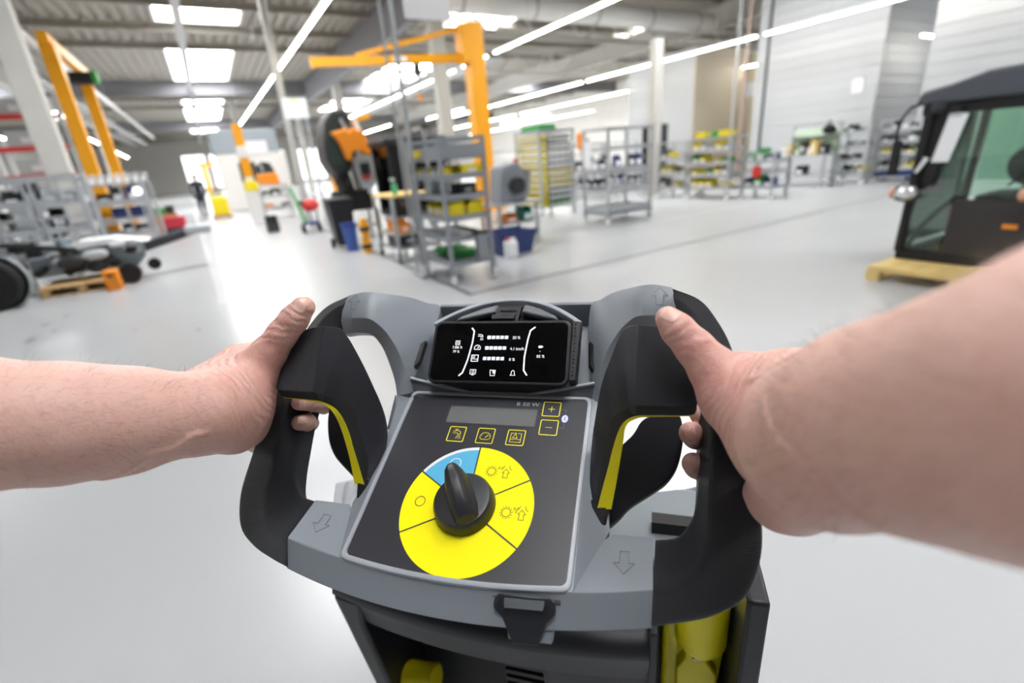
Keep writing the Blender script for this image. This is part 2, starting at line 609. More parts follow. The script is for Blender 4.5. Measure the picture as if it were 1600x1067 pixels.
# cable trays on the right with drop pipes
ct2 = thing('cable_tray', 'wide grey cable tray crossing above the yellow parts rack', 'cable tray', (0, 0, 0))
MB().bb((9.5, 18.0, 4.9), (10.7, 45, 4.95)).bb((9.5, 18.0, 4.95), (9.53, 45, 5.1)).bb((10.67, 18.0, 4.95), (10.7, 45, 5.1)).build('tray', m_steel, ct2)
for yy in range(19, 45, 4):
    MB().bar((10.1, yy, 5), (10.1, yy, 7), 0.03, 0.03).build('hanger', m_steel, ct2)

# strip lights
m_strip = emit('strip_lamp', '#fff8e8', STRIP_EMIT)
def strip(label, segs, z=4.6, group=None, wires=True):
    (x0, y0), (x1, y1) = segs[0][0], segs[-1][1]
    t = thing('strip_light', label, 'strip light', (x0, y0, z), 0, group)
    for (ax, ay), (bx, by) in segs:
        a, b = Vector((ax - x0, ay - y0, 0)), Vector((bx - x0, by - y0, 0))
        MB().bar(a, b, 0.07, 0.035).build('lamp', m_strip, t)
        u = Vector((0, 0, 0.045))
        MB().bar(a + u, b + u, 0.09, 0.05).build('housing', m_white, t)
        if wires:
            for f in (0.15, 0.85):
                p = a.lerp(b, f)
                MB().rod(p + u, p + Vector((0, 0, CZ - z)), 0.006, 5).build('wire', m_steel, t)
def run(x, ys, dx=0.0):
    return [((x + dx * a, a), (x + dx * b, b)) for a, b in ys]
strip('strip light above the left aisle running away to the yellow guarded column', run(3.05, [(3.0, 11.5), (11.6, 19.9), (20.1, 39.5)], -0.011))
strip('strip light passing behind the yellow jib crane column', run(9.0, [(2.0, 15.6), (16.2, 18.0), (18.8, 24.2), (24.8, 36.0)]))
strip('strip light in front of the tall white room on the right', run(15.6, [(-2, 10.55), (10.85, 19.0), (19.4, 27.5), (28, 36.0)]), z=4.3)
strip('strip light farther right, behind the slim grey pillar', run(21.5, [(22.5, 34.0), (35, 50.0)]), z=4.35)
strip('short strip light in front of the cream wall', run(19.6, [(12.1, 14.1)]), z=4.05)
strip('short strip light in the gap between the two white rooms', [((17.3, 7.1), (19.6, 7.1))], z=3.6)
strip('strip light low over the far end of the left aisle', run(-4.3, [(42, 75)], -0.04), z=4.65)
strip('strip light over the red shelving at far left', run(-6.2, [(24, 27)], 0), z=3.5)
strip('second strip light over the red shelving, nearer the concrete column', run(-7.4, [(20, 24)], 0), z=3.9)
for q, (x, a, b) in enumerate([(14.7, 30, 36), (13.2, 40, 50), (25.5, 36, 44), (28.5, 34, 46), (30, 48, 60), (10.6, 42, 50)]):
    strip(['far strip light low behind the yellow jib crane', 'farthest strip light behind the yellow jib crane', 'far strip light above the green topped parts rack',
           'far strip light left of the slim grey pillar', 'tiny strip light deepest in the right bays', 'far strip light beyond the tilted orange machine'][q], run(x, [(a, b)]), z=4.4)
# ------------------------------------------------------------------ the scrubber-drier
MRW = Matrix(((0.6928547, 0.6607007, -0.2888374), (-0.7207502, 0.6466161, -0.2498136), (0.0217148, 0.3812641, 0.9242111)))
MT = Vector((0.1288439, 0.3387409, CAM_H - 0.2947948))
M2W = Matrix.Translation(MT) @ MRW.to_4x4()          # panel frame -> world
YAW = radians(-46.1305)
scrub = thing('floor_scrubber', 'walk-behind floor scrubber with grey steering console, black grips and yellow mode dial', 'floor scrubber', (MT.x, MT.y, 0), YAW)
ROOTM = Matrix.Translation((MT.x, MT.y, 0)) @ Matrix.Rotation(YAW, 4, 'Z')
ML = ROOTM.inverted() @ M2W
def mpart(mb, name, m, parent=None, **kw):
    """a part given in millimetres in the frame of the control panel"""
    o = mb.build(name, m, None, k=0.001, **kw)
    if parent is None:
        o.parent = scrub
        o.matrix_local = ML
    else:
        o.parent = parent
    return o

g_grey = mat('grey_plastic', '#7f858d', 0.42, var=0.02, bump=0.12, bscale=1500)
g_grey2 = mat('light_grey_plastic', '#a3a8b0', 0.4, var=0.02, bump=0.1, bscale=1500)
g_dgrey = mat('dark_grey_plastic', '#5e6369', 0.5, var=0.02, bump=0.12, bscale=1500)
g_black = mat('black_plastic', '#1a1b22', 0.42, var=0.08, scale=200, bump=0.15, bscale=1800)
g_black2 = mat('matt_black_plastic', '#0e0e11', 0.6, var=0.05)
g_panel = mat('panel_foil', '#2b2c33', 0.38, var=0.08, scale=600, bump=0.1, bscale=2500)
g_yel = mat('yellow_foil', '#fbee04', 0.55, var=0.01, spec=0.2)
g_yel2 = mat('yellow_plastic', '#e3d600', 0.45, var=0.03)
g_blue = mat('blue_foil', '#5db4dc', 0.55, var=0.01, spec=0.2)
g_wht = mat('white_print', '#eef0f4', 0.5, var=0.01)
g_ink = mat('black_print', '#17181a', 0.5, var=0.01)
g_gold = mat('yellow_print', '#e8e02a', 0.45, var=0.01)
g_lcd = mat('grey_display', '#6b6c6d', 0.25, var=0.04, scale=300)
g_knurl = knurl('knurled_rubber', '#1b1d24', 0.46, 1.45, 0.0006)

def mirror(P):
    return [(-p[0], p[1], p[2]) for p in P]

# --- grips: five control points per station (top ridge, top inner, bottom inner, bottom outer, front outer)
GS = [
 ((163, -49, 3), (165, -5, -7), (165, -9, -38), (162, -58, -42), (162, -69.5, -14)),
 ((180, -46, 4), (181, -2, -5), (178, -6, -36), (181, -53, -40), (181, -65, -12)),
 ((194, -36, 8), (189, 5, -1), (187, 0, -32), (205, -46, -36), (206, -57, -9)),
 ((202, -18, 15), (195, 15, 4), (193, 9, -28), (226, -32, -26), (228, -43, -3)),
 ((204, 5, 24), (198, 30, 10), (197, 26, -20), (238, -4, -16), (240.5, -16, 8)),
 ((206, 30, 36), (200, 47, 17), (199, 45, -11), (239, 24, -6), (243, 16, 20)),
 ((208, 66, 51), (201, 74, 29), (200, 73, 4), (236, 62, 8), (240, 55, 38)),
 ((208, 102, 64), (201, 103, 41), (200, 106, 17), (232, 110, 22), (236, 102, 58)),
 ((206, 134, 77), (198, 129, 53), (196, 136, 33), (224, 148, 40), (229, 142, 72)),
 ((199, 161, 87), (192, 152, 64), (191, 155, 42), (212, 172, 54), (217, 168, 83)),
 ((189, 178, 90), (187, 167, 73), (187, 162, 54), (198, 187, 60), (204, 186, 89)),
 ((181, 186, 90), (184, 171, 76), (184, 165, 60), (181, 190, 62), (180, 198.5, 93)),
]
def grip_rings(S, m=5):
    cols = [catmull([s[i] for s in S], m) for i in range(5)]
    return [soften([c[j] for c in cols], 0.30, 2) for j in range(len(cols[0]))]
def loft_uv(rings, name, m, parent, smooth=True):
    n = len(rings[0])
    mb = MB().loft(rings, caps=True)
    me = bpy.data.meshes.new(name)
    me.from_pydata([tuple(v * 0.001 for v in p) for p in mb.v], [], mb.f)
    uvl = me.uv_layers.new(name='UVMap')
    # arc lengths in millimetres
    lv = [0.0]
    for k in range(1, len(rings)):
        lv.append(lv[-1] + sum((rings[k][i] - rings[k - 1][i]).length for i in range(0, n, 6)) / len(range(0, n, 6)))
    lu = []
    for r in rings:
        a = [0.0]
        for i in range(n):
            a.append(a[-1] + (r[(i + 1) % n] - r[i]).length)
        lu.append(a)
    mean = [sum(a[i] for a in lu) / len(lu) for i in range(n + 1)]
    for p in me.polygons:
        vi = list(p.vertices)
        quad = len(vi) == 4
        seam = quad and any(v % n == 0 for v in vi) and any(v % n == n - 1 for v in vi)
        for li, v in zip(p.loop_indices, vi):
            k, i = divmod(v, n)
            if seam and i == 0: i = n
            uvl.data[li].uv = (mean[i], lv[k])
    me.materials.append(m)
    if smooth:
        me.polygons.foreach_set('use_smooth', [len(p.vertices) == 4 for p in me.polygons])
    bm = bmesh.new(); bm.from_mesh(me); bmesh.ops.recalc_face_normals(bm, faces=bm.faces); bm.to_mesh(me); bm.free()
    o = bpy.data.objects.new(name, me)
    COL.objects.link(o)
    o.parent = parent
    if parent is scrub:
        o.matrix_local = ML
    return o
for sgn in (1, -1):
    S = [[(sgn * p[0], p[1], p[2]) for p in s] for s in GS]
    loft_uv(grip_rings(S), 'grip', g_knurl, scrub)

# --- lower cross bar of the console
def bar_front(x):
    t = min(1.0, abs(x) / 163.0)
    yt = -64.5 + 15.5 * t ** 2.2
    yb = -88.0 + 18.8 * t ** 2.0
    return yt, yb
rings = []
for i in range(41):
    x = -163 + 326 * i / 40
    ax = abs(x)
    yt, yb = bar_front(x)
    w = max(0.0, min(1.0, (ax - 100) / 28.0))
    zt = 0.0 + 3.0 * max(0, (ax - 100) / 63)
    ti = (-52 + (52 - 1 - 4 * (ax - 128) / 38 if ax > 128 else 53) * w, -1 - 15.5 * min(1, w) + (9.5 * (ax - 128) / 37 if ax > 128 else 0))
    C = [(x, yt, zt), (x, ti[0], ti[1]), (x, ti[0] - 4, -38), (x, yb + 12, -42), (x, yb, -17)]
    rings.append(soften(C, 0.07, 2))
mpart(MB().loft(rings), 'console_bar', g_grey, smooth=True)

# --- console block carrying the panel
def sym(P):
    """outline given for x>=0 from front to back -> closed outline"""
    return P + [(-p[0], p[1], p[2]) for p in reversed(P)]
top = [(104, -59, 0.5), (103.5, -20, 0.8), (103, 60, 1.8), (102.5, 131, 3)]
low = [(127.5, 1, -16.5), (125, 20, -16), (119, 80, -9), (117, 122, 8)]
bot = [(124, -2, -46), (122, 20, -46), (116, 80, -40), (113, 122, -24)]
cb = MB()
nT = len(top)
allv = []
for s in (1, -1):
    for P in (top, low, bot):
        allv.append([(s * p[0], p[1], p[2]) for p in P])
cb.v = [p for P in allv for p in P]
def gi(side, row, k): return side * 12 + row * 4 + k
for side in (0, 1):
    for row in (0, 1):
        for k in range(3):
            cb.f.append((gi(side, row, k), gi(side, row, k + 1), gi(side, row + 1, k + 1), gi(side, row + 1, k)))
for k in range(3):
    cb.f.append((gi(0, 2, k), gi(0, 2, k + 1), gi(1, 2, k + 1), gi(1, 2, k)))
cb.f.append((gi(0, 0, 3), gi(0, 1, 3), gi(0, 2, 3), gi(1, 2, 3), gi(1, 1, 3), gi(1, 0, 3)))
cb.f.append((gi(0, 0, 0), gi(1, 0, 0), gi(1, 1, 0), gi(1, 2, 0), gi(0, 2, 0), gi(0, 1, 0)))
# top skin of the block, under the panel foil
cb.f.append(tuple(gi(0, 0, k) for k in range(4)) + tuple(gi(1, 0, k) for k in (3, 2, 1, 0)))
cb.mi = [0] * len(cb.f)
mpart(cb, 'console_block', g_grey, bevel=0.0022, seg=3)

# raised lip round the panel
def rrect(x0, x1, y0, y1, r, z, n=5):
    P = []
    for cx, cy, a in ((x1 - r, y1 - r, 0), (x0 + r, y1 - r, 90), (x0 + r, y0 + r, 180), (x1 - r, y0 + r, 270)):
        for i in range(n + 1):
            t = radians(a + 90 * i / n)
            P.append((cx + r * cos(t), cy + r * sin(t), z))
    return P
def arc_bottom(P, y0, sag):
    return [(x, y - sag * max(0, 1 - (x / 98.0) ** 2) if y < y0 + 30 else y, z) for x, y, z in P]
def panel_outline(e, z):
    P = []
    x1, y1, y0, r = 98 + e, 127 + e, -55.5 - e, 5 + e * 0.6
    P += [(x1 - r + r * cos(radians(a)), y1 - r + r * sin(radians(a)), z) for a in range(0, 91, 18)]
    P += [(-x1 + r + r * cos(radians(a)), y1 - r + r * sin(radians(a)), z) for a in range(90, 181, 18)]
    P += [(-x1 + r + r * cos(radians(a)), y0 + r + r * sin(radians(a)), z) for a in range(180, 271, 18)]
    for i in range(1, 16):
        x = -x1 + r + (2 * x1 - 2 * r) * i / 16
        P.append((x, y0 - 6.0 * (1 - (x / (x1 - r)) ** 2), z))
    P += [(x1 - r + r * cos(radians(a)), y0 + r + r * sin(radians(a)), z) for a in range(270, 361, 18)]
    return P
def tilt(P):   # the panel foil lies a hair below the lip and follows the 1 degree slope of the block
    return [(x, y, z + 0.9 + 0.0115 * (y + 20)) for x, y, z in P]
def tz(y): return 0.9 + 0.0115 * (y + 20)
lip = MB()
lip.loft([tilt(panel_outline(5.2, -1.5)), tilt(panel_outline(4.6, 1.9)), tilt(panel_outline(3.6, 2.6)), tilt(panel_outline(0.9, 2.6)), tilt(panel_outline(0.2, 0.6))], caps=False)
mpart(lip, 'panel_lip', g_grey2, smooth=True)
pan = MB().prism(tilt(panel_outline(0.4, 1.0)), (0, 0, -2.5))
panel = mpart(pan, 'control_panel', g_panel)

# --- everything printed on or set into the panel (sub-parts of the panel)
class Ink(MB):
    def z(s, y): return 1.0 + tz(y)
    def line(s, pts, w, h=0.12, closed=False, up=0.10):
        P = [Vector((p[0], p[1])) for p in pts]
        n = len(P)
        L, R = [], []
        for i in range(n):
            a = P[(i - 1) % n] if (closed or i > 0) else None
            b = P[(i + 1) % n] if (closed or i < n - 1) else None
            d = Vector((0, 0))
            if a is not None and (P[i] - a).length > 1e-9: d += (P[i] - a).normalized()
            if b is not None and (b - P[i]).length > 1e-9: d += (b - P[i]).normalized()
            if d.length < 1e-6: d = Vector((1, 0))
            d.normalize()
            nn = Vector((-d.y, d.x))
            sc = 1.0
            if a is not None and b is not None:
                e = (P[i] - a).normalized()
                sc = 1 / max(0.5, abs(nn.dot(Vector((-e.y, e.x)))))
            L.append(P[i] + nn * w / 2 * sc)
            R.append(P[i] - nn * w / 2 * sc)
        o = len(s.v)
        for l, r in zip(L, R):
            s.v += [(l.x, l.y, s.z(l.y) + up), (r.x, r.y, s.z(r.y) + up)]
        for i in range(n if closed else n - 1):
            j = (i + 1) % n
            s.f.append((o + 2 * i, o + 2 * i + 1, o + 2 * j + 1, o + 2 * j)); s.mi.append(0)
        return s
    def poly(s, pts, up=0.1):
        o = len(s.v)
        s.v += [(p[0], p[1], s.z(p[1]) + up) for p in pts]
        s.f.append(tuple(range(o, o + len(pts)))); s.mi.append(0)
        return s
    def circ(s, cx, cy, r, w, a0=0, a1=360, n=28, up=0.1):
        full = abs(a1 - a0) >= 359.9
        pts = [(cx + r * cos(radians(a0 + (a1 - a0) * i / n)), cy + r * sin(radians(a0 + (a1 - a0) * i / n))) for i in range(n if full else n + 1)]
        return s.line(pts, w, closed=full, up=up)
    def disc(s, cx, cy, r, a0=0, a1=360, n=40, up=0.1, r0=0.0):
        if r0 > 0:
            pts = [(cx + r * cos(radians(a0 + (a1 - a0) * i / n)), cy + r * sin(radians(a0 + (a1 - a0) * i / n))) for i in range(n + 1)]
            pts += [(cx + r0 * cos(radians(a0 + (a1 - a0) * i / n)), cy + r0 * sin(radians(a0 + (a1 - a0) * i / n))) for i in range(n, -1, -1)]
        else:
            full = abs(a1 - a0) >= 359.9
            pts = [(cx + r * cos(radians(a0 + (a1 - a0) * i / n)), cy + r * sin(radians(a0 + (a1 - a0) * i / n))) for i in range(n if full else n + 1)]
            if not full: pts.append((cx, cy))
        return s.poly(pts, up)
def ink(mb, name, m, **kw):
    return mpart(mb, name, m, parent=panel, fix=False, **kw)

# mode dial: four yellow fields and a blue one, split by dark gaps
R1 = 62.8
def field(a0, a1, m, name='dial_field'):
    g = 0.7
    P = []
    nn = max(6, int((a1 - a0) / 4))
    for i in range(nn + 1):
        t = radians(a0 + (a1 - a0) * i / nn)
        P.append((R1 * cos(t), R1 * sin(t)))
    e0, e1 = radians(a0), radians(a1)
    # shift edges inwards to leave the gap
    def sh(p, t, s): return (p[0] + s * g * -sin(t), p[1] + s * g * cos(t))
    P[0] = sh(P[0], e0, 1); P[-1] = sh(P[-1], e1, -1)
    mid = radians((a0 + a1) / 2)
    P.append((1.2 * cos(mid), 1.2 * sin(mid)))
    ink(Ink().poly(P, 0.25), name, m)
A = {'r1': 30.2, 'r2': -30.5, 'r3': -151.0, 'r4': 150.2, 'r5': 92.0}
field(30.2, 92.0, g_yel); field(-30.5, 30.2, g_yel); field(-151.0, -30.5, g_yel); field(150.2, 209.0, g_yel)
field(92.0, 150.2, g_blue)
ink(Ink().disc(0, 0, 62.8, 92.8, 149.4, 24, 0.35, r0=59.6), 'dial_rim', g_wht)
ink(Ink().circ(-23, 43, 5.5, 0.8, up=0.35), 'dial_ring', g_wht)
ink(Ink().circ(-45.8, 0.5, 4.8, 0.7, up=0.35), 'off_symbol', g_ink)
def wash_symbol(cx, cy, heavy):
    k = Ink()
    k.circ(cx, cy, 4.0, 0.6, up=0.35)
    for i in range(12):
        t = radians(30 * i)
        k.line([(cx + 5.0 * cos(t), cy + 5.0 * sin(t)), (cx + 6.0 * cos(t + 0.25), cy + 6.0 * sin(t + 0.25))], 0.45, up=0.35)
    for q, (dx, dy) in enumerate([(7.0, 4.0), (10.0, 4.4), (8.8, 1.4)][:3 if heavy else 2]):
        k.line([(cx + dx, cy + dy + 1.6), (cx + dx - 0.9, cy + dy - 0.2), (cx + dx, cy + dy - 1.0), (cx + dx + 0.9, cy + dy - 0.2)], 0.4, closed=True, up=0.35)
    ax = cx + 14.2; ay = cy - 1.0
    k.line([(ax, ay + 4.6), (ax - 3.6, ay + 0.6), (ax - 1.9, ay + 0.6), (ax - 2.3, ay - 4.6), (ax + 2.3, ay - 4.6), (ax + 1.9, ay + 0.6), (ax + 3.6, ay + 0.6)], 0.55, closed=True, up=0.35)
    k.line([(ax - 2.4, ay + 8.2), (ax - 2.6, ay + 6.2), (ax - 5.0, ay + 3.6)], 0.5, up=0.35)
    k.line([(ax + 2.4, ay + 8.2), (ax + 2.6, ay + 6.2), (ax + 5.0, ay + 3.6)], 0.5, up=0.35)
    ink(k, 'mode_symbol', g_ink)
wash_symbol(15.5, 37.5, False); wash_symbol(38.5, -1.5, True)

# rotary knob
kn = MB().lathe([(28.2, 0.8), (28.4, 3), (27.2, 12), (25.2, 14.8), (22, 15.4), (0.01, 15.4)], 48)
kb = mpart(kn, 'knob_base', mat('knob_grey', '#26272c', 0.4, bump=0.15, bscale=1500), parent=panel, smooth=True, loc=(-0.001 * 0.5, 0.001 * 0.5, 0.0012))
ang = radians(120)   # the pointer shows the blue field
kw = []
ux, uy = cos(ang), sin(ang)
for s, w, h0, h1 in ((-24, 5.5, 14, 17), (-22, 8.5, 14, 24), (-12, 10.0, 14, 31), (0, 10.2, 14, 35), (12, 9.6, 14, 37), (22, 8.0, 14, 36), (28, 6.0, 13, 32), (31, 3.2, 12, 24)):
    ring = []
    for cx, cz in ((-1, 0.0), (-0.92, 0.45), (-0.70, 0.82), (-0.32, 1), (0.32, 1), (0.70, 0.82), (0.92, 0.45), (1, 0.0)):
        zz = h0 + (h1 - h0) * cz
        wx = 1.10 * w * cx * (1.15 - 0.15 * cz)
        ring.append((ux * s - uy * wx, uy * s + ux * wx, zz))
    kw.append(ring)
mpart(MB().loft(kw), 'knob_handle', mat('knob_grey', '#26272c', 0.4), parent=panel, smooth=True, bevel=0.0015, seg=3, loc=(-0.0005, 0.0005, 0.0012))

# display and keys
dis = MB()
z0 = tz(102) + 1.0
dis.prism([(-49, 91.4, z0 + 0.25), (47.6, 91.4, z0 + 0.25), (47.6, 113, z0 + 0.25), (-49, 113, z0 + 0.25)], (0, 0, -0.3))
ink(dis, 'display', g_lcd)
ink(Ink().line([(-49.4, 91), (48, 91), (48, 113.4), (-49.4, 113.4)], 0.8, closed=True, up=0.35), 'display_frame', mat('display_edge', '#3c3d3f', 0.4))
def key(cx, cy, name='key'):
    k = Ink()
    P = rrect(cx - 8.9, cx + 8.9, cy - 8.9, cy + 8.9, 1.3, 0, 3)
    k.line([(p[0], p[1]) for p in P], 0.95, closed=True, up=0.3)
    return k
k = key(-32.4, 77)      # tap
cx, cy = -32.4, 77
k.line([(cx - 4.6, cy + 3.4), (cx - 2.0, cy + 3.4), (cx - 2.0, cy + 4.2), (cx + 1.6, cy + 4.2), (cx + 3.8, cy + 2.6), (cx + 4.2, cy - 0.2)], 0.6, up=0.3)
k.line([(cx - 4.6, cy + 1.2), (cx + 0.6, cy + 1.2), (cx + 1.6, cy - 0.2), (cx + 4.2, cy - 0.2)], 0.6, up=0.3)
k.line([(cx - 1.2, cy + 4.4), (cx - 1.2, cy + 5.8)], 0.6, up=0.3).line([(cx - 3, cy + 5.8), (cx + 0.8, cy + 5.8)], 0.6, up=0.3)
for dx, ex in ((1.6, 0.2), (2.9, 2.7), (4.2, 5.2)):
    k.line([(cx + dx, cy - 1.4), (cx + ex, cy - 5.6)], 0.6, up=0.3)
ink(k, 'key', g_gold)
k = key(-0.8, 77)       # speed gauge
cx, cy = -0.8, 75.6
k.circ(cx, cy, 5.4, 0.6, -20, 200, 20, 0.3).line([(cx - 5.1, cy - 1.8), (cx - 3.4, cy - 3.0), (cx + 3.4, cy - 3.0), (cx + 5.1, cy - 1.8)], 0.6, up=0.3)
k.line([(cx + 0.2, cy - 0.8), (cx + 2.8, cy + 2.4)], 0.8, up=0.3)
for a in (20, 55, 90, 125, 160):
    k.line([(cx + 3.9 * cos(radians(a)), cy + 3.9 * sin(radians(a))), (cx + 4.9 * cos(radians(a)), cy + 4.9 * sin(radians(a)))], 0.45, up=0.3)
ink(k, 'key', g_gold)
k = key(31.2, 77)       # detergent tank
cx, cy = 31.2, 77
k.line([(cx - 2.0, cy + 5.0), (cx - 5.4, cy + 5.0), (cx - 5.4, cy - 5.4), (cx + 5.4, cy - 5.4), (cx + 5.4, cy + 5.0), (cx + 1.6, cy + 5.0)], 0.6, up=0.3)
k.line([(cx - 1.2, cy + 6), (cx - 1.2, cy + 3.6), (cx - 3.4, cy - 0.4), (cx + 1.4, cy - 0.4), (cx - 0.2, cy + 3.6), (cx - 0.2, cy + 6)], 0.5, up=0.3)
k.line([(cx - 5.2, cy - 1.8), (cx - 2.4, cy - 2.6), (cx + 0.4, cy - 1.4), (cx + 3.2, cy - 2.4), (cx + 5.2, cy - 1.6)], 0.5, up=0.3)
ink(k, 'key', g_gold)
k = key(62.2, 114.4)
k.line([(58.7, 114.4), (65.7, 114.4)], 0.7, up=0.3).line([(62.2, 110.9), (62.2, 117.9)], 0.7, up=0.3)
ink(k, 'key', g_gold)
k = key(62.6, 91.4)
k.line([(59.1, 91.4), (66.1, 91.4)], 0.7, up=0.3)
ink(k, 'key', g_gold)
# wireless badge
g_badge = mat('badge_blue', '#5f7fd0', 0.4)
ink(Ink().poly([(77.4 + 3.6 * cos(t) , 103 + 5.0 * sin(t)) for t in [radians(15 * i) for i in range(24)]], 0.25), 'badge', g_badge)
ink(Ink().poly([(77.4 + 3.1 * cos(t) , 103 + 4.5 * sin(t)) for t in [radians(15 * i) for i in range(24)]], 0.32), 'badge_field', g_wht)
ink(Ink().line([(75.6, 104.9), (79.0, 101.3), (77.4, 99.8), (77.4, 106.2), (79.0, 104.7), (75.6, 101.1)], 0.5, up=0.42), 'badge_rune', g_badge)
ink(Ink().line([(72.5, 114.4), (77.4, 114.4), (77.4, 109.2)], 0.3, up=0.2).line([(72.8, 91.4), (77.4, 91.4), (77.4, 97)], 0.3, up=0.2), 'badge_lines', mat('thin_grey_print', '#6e7075', 0.5))
tm = text_mesh('B 50 W', 6.6)
for v in tm.vertices:
    v.co = Vector((v.co.x * 1.2 + 36.0, v.co.y + 119.2, tz(119.6) + 1.25)) * 0.001
link_mesh('lettering', tm, mat('grey_print', '#b9bcc4', 0.5), panel)

# --- upper horns with the window edge
HB = [(184, 171, 77), (166, 172.5, 80), (148, 173.6, 78.2), (138, 171.5, 71.5), (129, 167.5, 62), (118, 158, 46), (112, 148.5, 32), (107, 140, 18), (102.5, 131.5, 4)]
HA = [(180, 198.5, 93), (163, 205.5, 92), (146, 209, 87.4), (121, 226, 66.7), (106, 235, 50), (94.3, 240.5, 39.1), (93.5, 207, 30), (97, 172, 21), (103.5, 140, 13)]
HL = [(184, 165, 62), (168, 166.5, 63), (151, 167.5, 60), (142, 164, 49), (134, 155, 38), (124, 138, 21), (119, 124, 9), (117, 112, 0), (116, 100, -8)]
for sgn in (1, -1):
    cols = []
    def cc(P): return catmull([(sgn * p[0], p[1], p[2]) for p in P], 5)
    b, a, l = cc(HB), cc(HA), cc(HL)
    n = len(b)
    rings = []
    for i in range(n):
        f = i / (n - 1)
        m1 = b[i].lerp(a[i], 0.33) + Vector((0, 0, 3.0 * (1 - f)))
        m2 = b[i].lerp(a[i], 0.70) + Vector((0, 0, 3.0 * (1 - f)))
        under = a[i] + Vector((0, -4, -26))
        lu = l[i] + Vector((0, 6, -10))
        rings.append([b[i], m1, m2, a[i], under, lu, l[i]])
    mpart(MB().loft(rings), 'horn', g_grey, smooth=True, bevel=0.0016, seg=2, angle=38)
# --- phone tray: back wall, floor, rims
tr = MB()
tr.prism([(-95, 241, 39), (95, 241, 39), (95, 236, 8), (-95, 236, 8)], (0, 5, 0))
tr.prism([(-95, 241, 10), (95, 241, 10), (103, 136, -12), (-103, 136, -12)], (0, 0, -8))
mpart(tr, 'phone_tray', g_grey, bevel=0.001)
mpart(MB().prism([(-70, 138.5, 11), (70, 138.5, 11), (36, 135.2, 3.6), (-36, 135.2, 3.6)], (0, 1.5, -2)), 'tray_gap', g_black2)
vr = MB()
for s in (1, -1):
    # front V rim: a light edge with the dark slope below
    e = [(s * 105, 140, 17), (s * 70, 137, 9.0), (s * 34.6, 134, 2.5)]
    vr.bar(e[0], e[1], 3.0, 3.0).bar(e[1], e[2], 3.0, 3.0)
vr.bar((-35, 134, 2.5), (35, 134, 2.5), 3.0, 2.5)
mpart(vr, 'front_rim', g_grey2, bevel=0.0008)
for s in (1, -1):
    mpart(MB().prism([(s * 104, 140, 16), (s * 34, 134, 2), (s * 34, 131, 1), (s * 102.5, 131, 2.5)], (0, 3, -6)), 'rim_slope', g_dgrey)
# arched holder over the phone
arc_pts = [(86.5, 200.5, 45), (72, 214, 45), (54, 228, 44.5), (36, 239, 43), (16, 247, 41), (0, 248.5, 40.5)]
arc_all = catmull(arc_pts, 5)
arc_all = arc_all + [Vector((-p.x, p.y, p.z)) for p in reversed(arc_all[:-1])]
rings = []
for i, p in enumerate(arc_all):
    d = (arc_all[min(i + 1, len(arc_all) - 1)] - arc_all[max(i - 1, 0)]).normalized()
    nn = Vector((0, 0, 1)).cross(d).normalized()
    w = 2.6
    rings.append([p + nn * w + Vector((0, 0, 1.6)), p - nn * w + Vector((0, 0, 1.6)), p - nn * w - Vector((0, 0, 12)), p + nn * w - Vector((0, 0, 12))])
holder = mpart(MB().loft(rings), 'holder_arch', g_grey2, smooth=True, bevel=0.0008)
hb = MB()
poly = [(p.x * 0.97, p.y - 3, p.z - 6) for p in arc_all]
poly = [(p[0], p[1], 30 + (p[1] - 195) * 0.12) for p in poly]
hb.prism(poly, (0, 0, -4))
mpart(hb, 'holder_back', g_black2)
# grey domed halves behind the top clip
for s in (1, -1):
    P = [(s * 16, 222, 46), (s * 16, 240, 42), (s * 34, 234, 42), (s * 58, 216, 44), (s * 62, 206, 47)]
    mpart(MB().prism(P, (0, 1, -9)), 'holder_cheek', g_dgrey, bevel=0.003, seg=3)
tc_ = MB().bb((-14.5, 203, 40), (14.5, 232, 45)).bb((-13, 199, 42), (13, 206, 55))
for i in range(3):
    tc_.bb((-10, 209 + 7 * i, 45), (10, 211.5 + 7 * i, 46))
mpart(tc_, 'top_clip', g_black, bevel=0.001)
mpart(MB().prism([(-30, 247, 42), (30, 247, 42), (22, 243, 42), (-22, 243, 42)], (0, -7, -3)), 'arch_notch', g_black2)
for s in (1, -1):
    # side jaws and the slots in the horns beside them
    if s > 0:
        jaw = mpart(MB().prism([(79.5, 198, 52), (88.0, 199, 50), (86.5, 138, 22), (79, 136, 24)], (0, 3, -14)), 'side_jaw', g_black, bevel=0.001)
        tb = MB()
        for q in range(14):
            tb.bb((82.2, 142 + 4 * q, 25.0 + 1.84 * q), (83.6, 143.6 + 4 * q, 26.6 + 1.84 * q))
        to = mpart(tb, 'jaw_teeth', g_black2, parent=jaw); to['kind'] = 'stuff'
    mpart(MB().prism([(s * 95.5, 186, 28), (s * 99.5, 181, 28), (s * 102.5, 164, 22), (s * 101.5, 152, 18), (s * 97.2, 160, 19.5)], (s * 2.0, 0.5, 4)), 'slot', g_black2)
    mpart(MB().prism([(s * 118, 120, 9), (s * 119.5, 84, -7), (s * 109, 90, -3), (s * 106, 112, 2)], (s * 0.6, 0, 1.2)), 'lever_recess', g_dgrey)
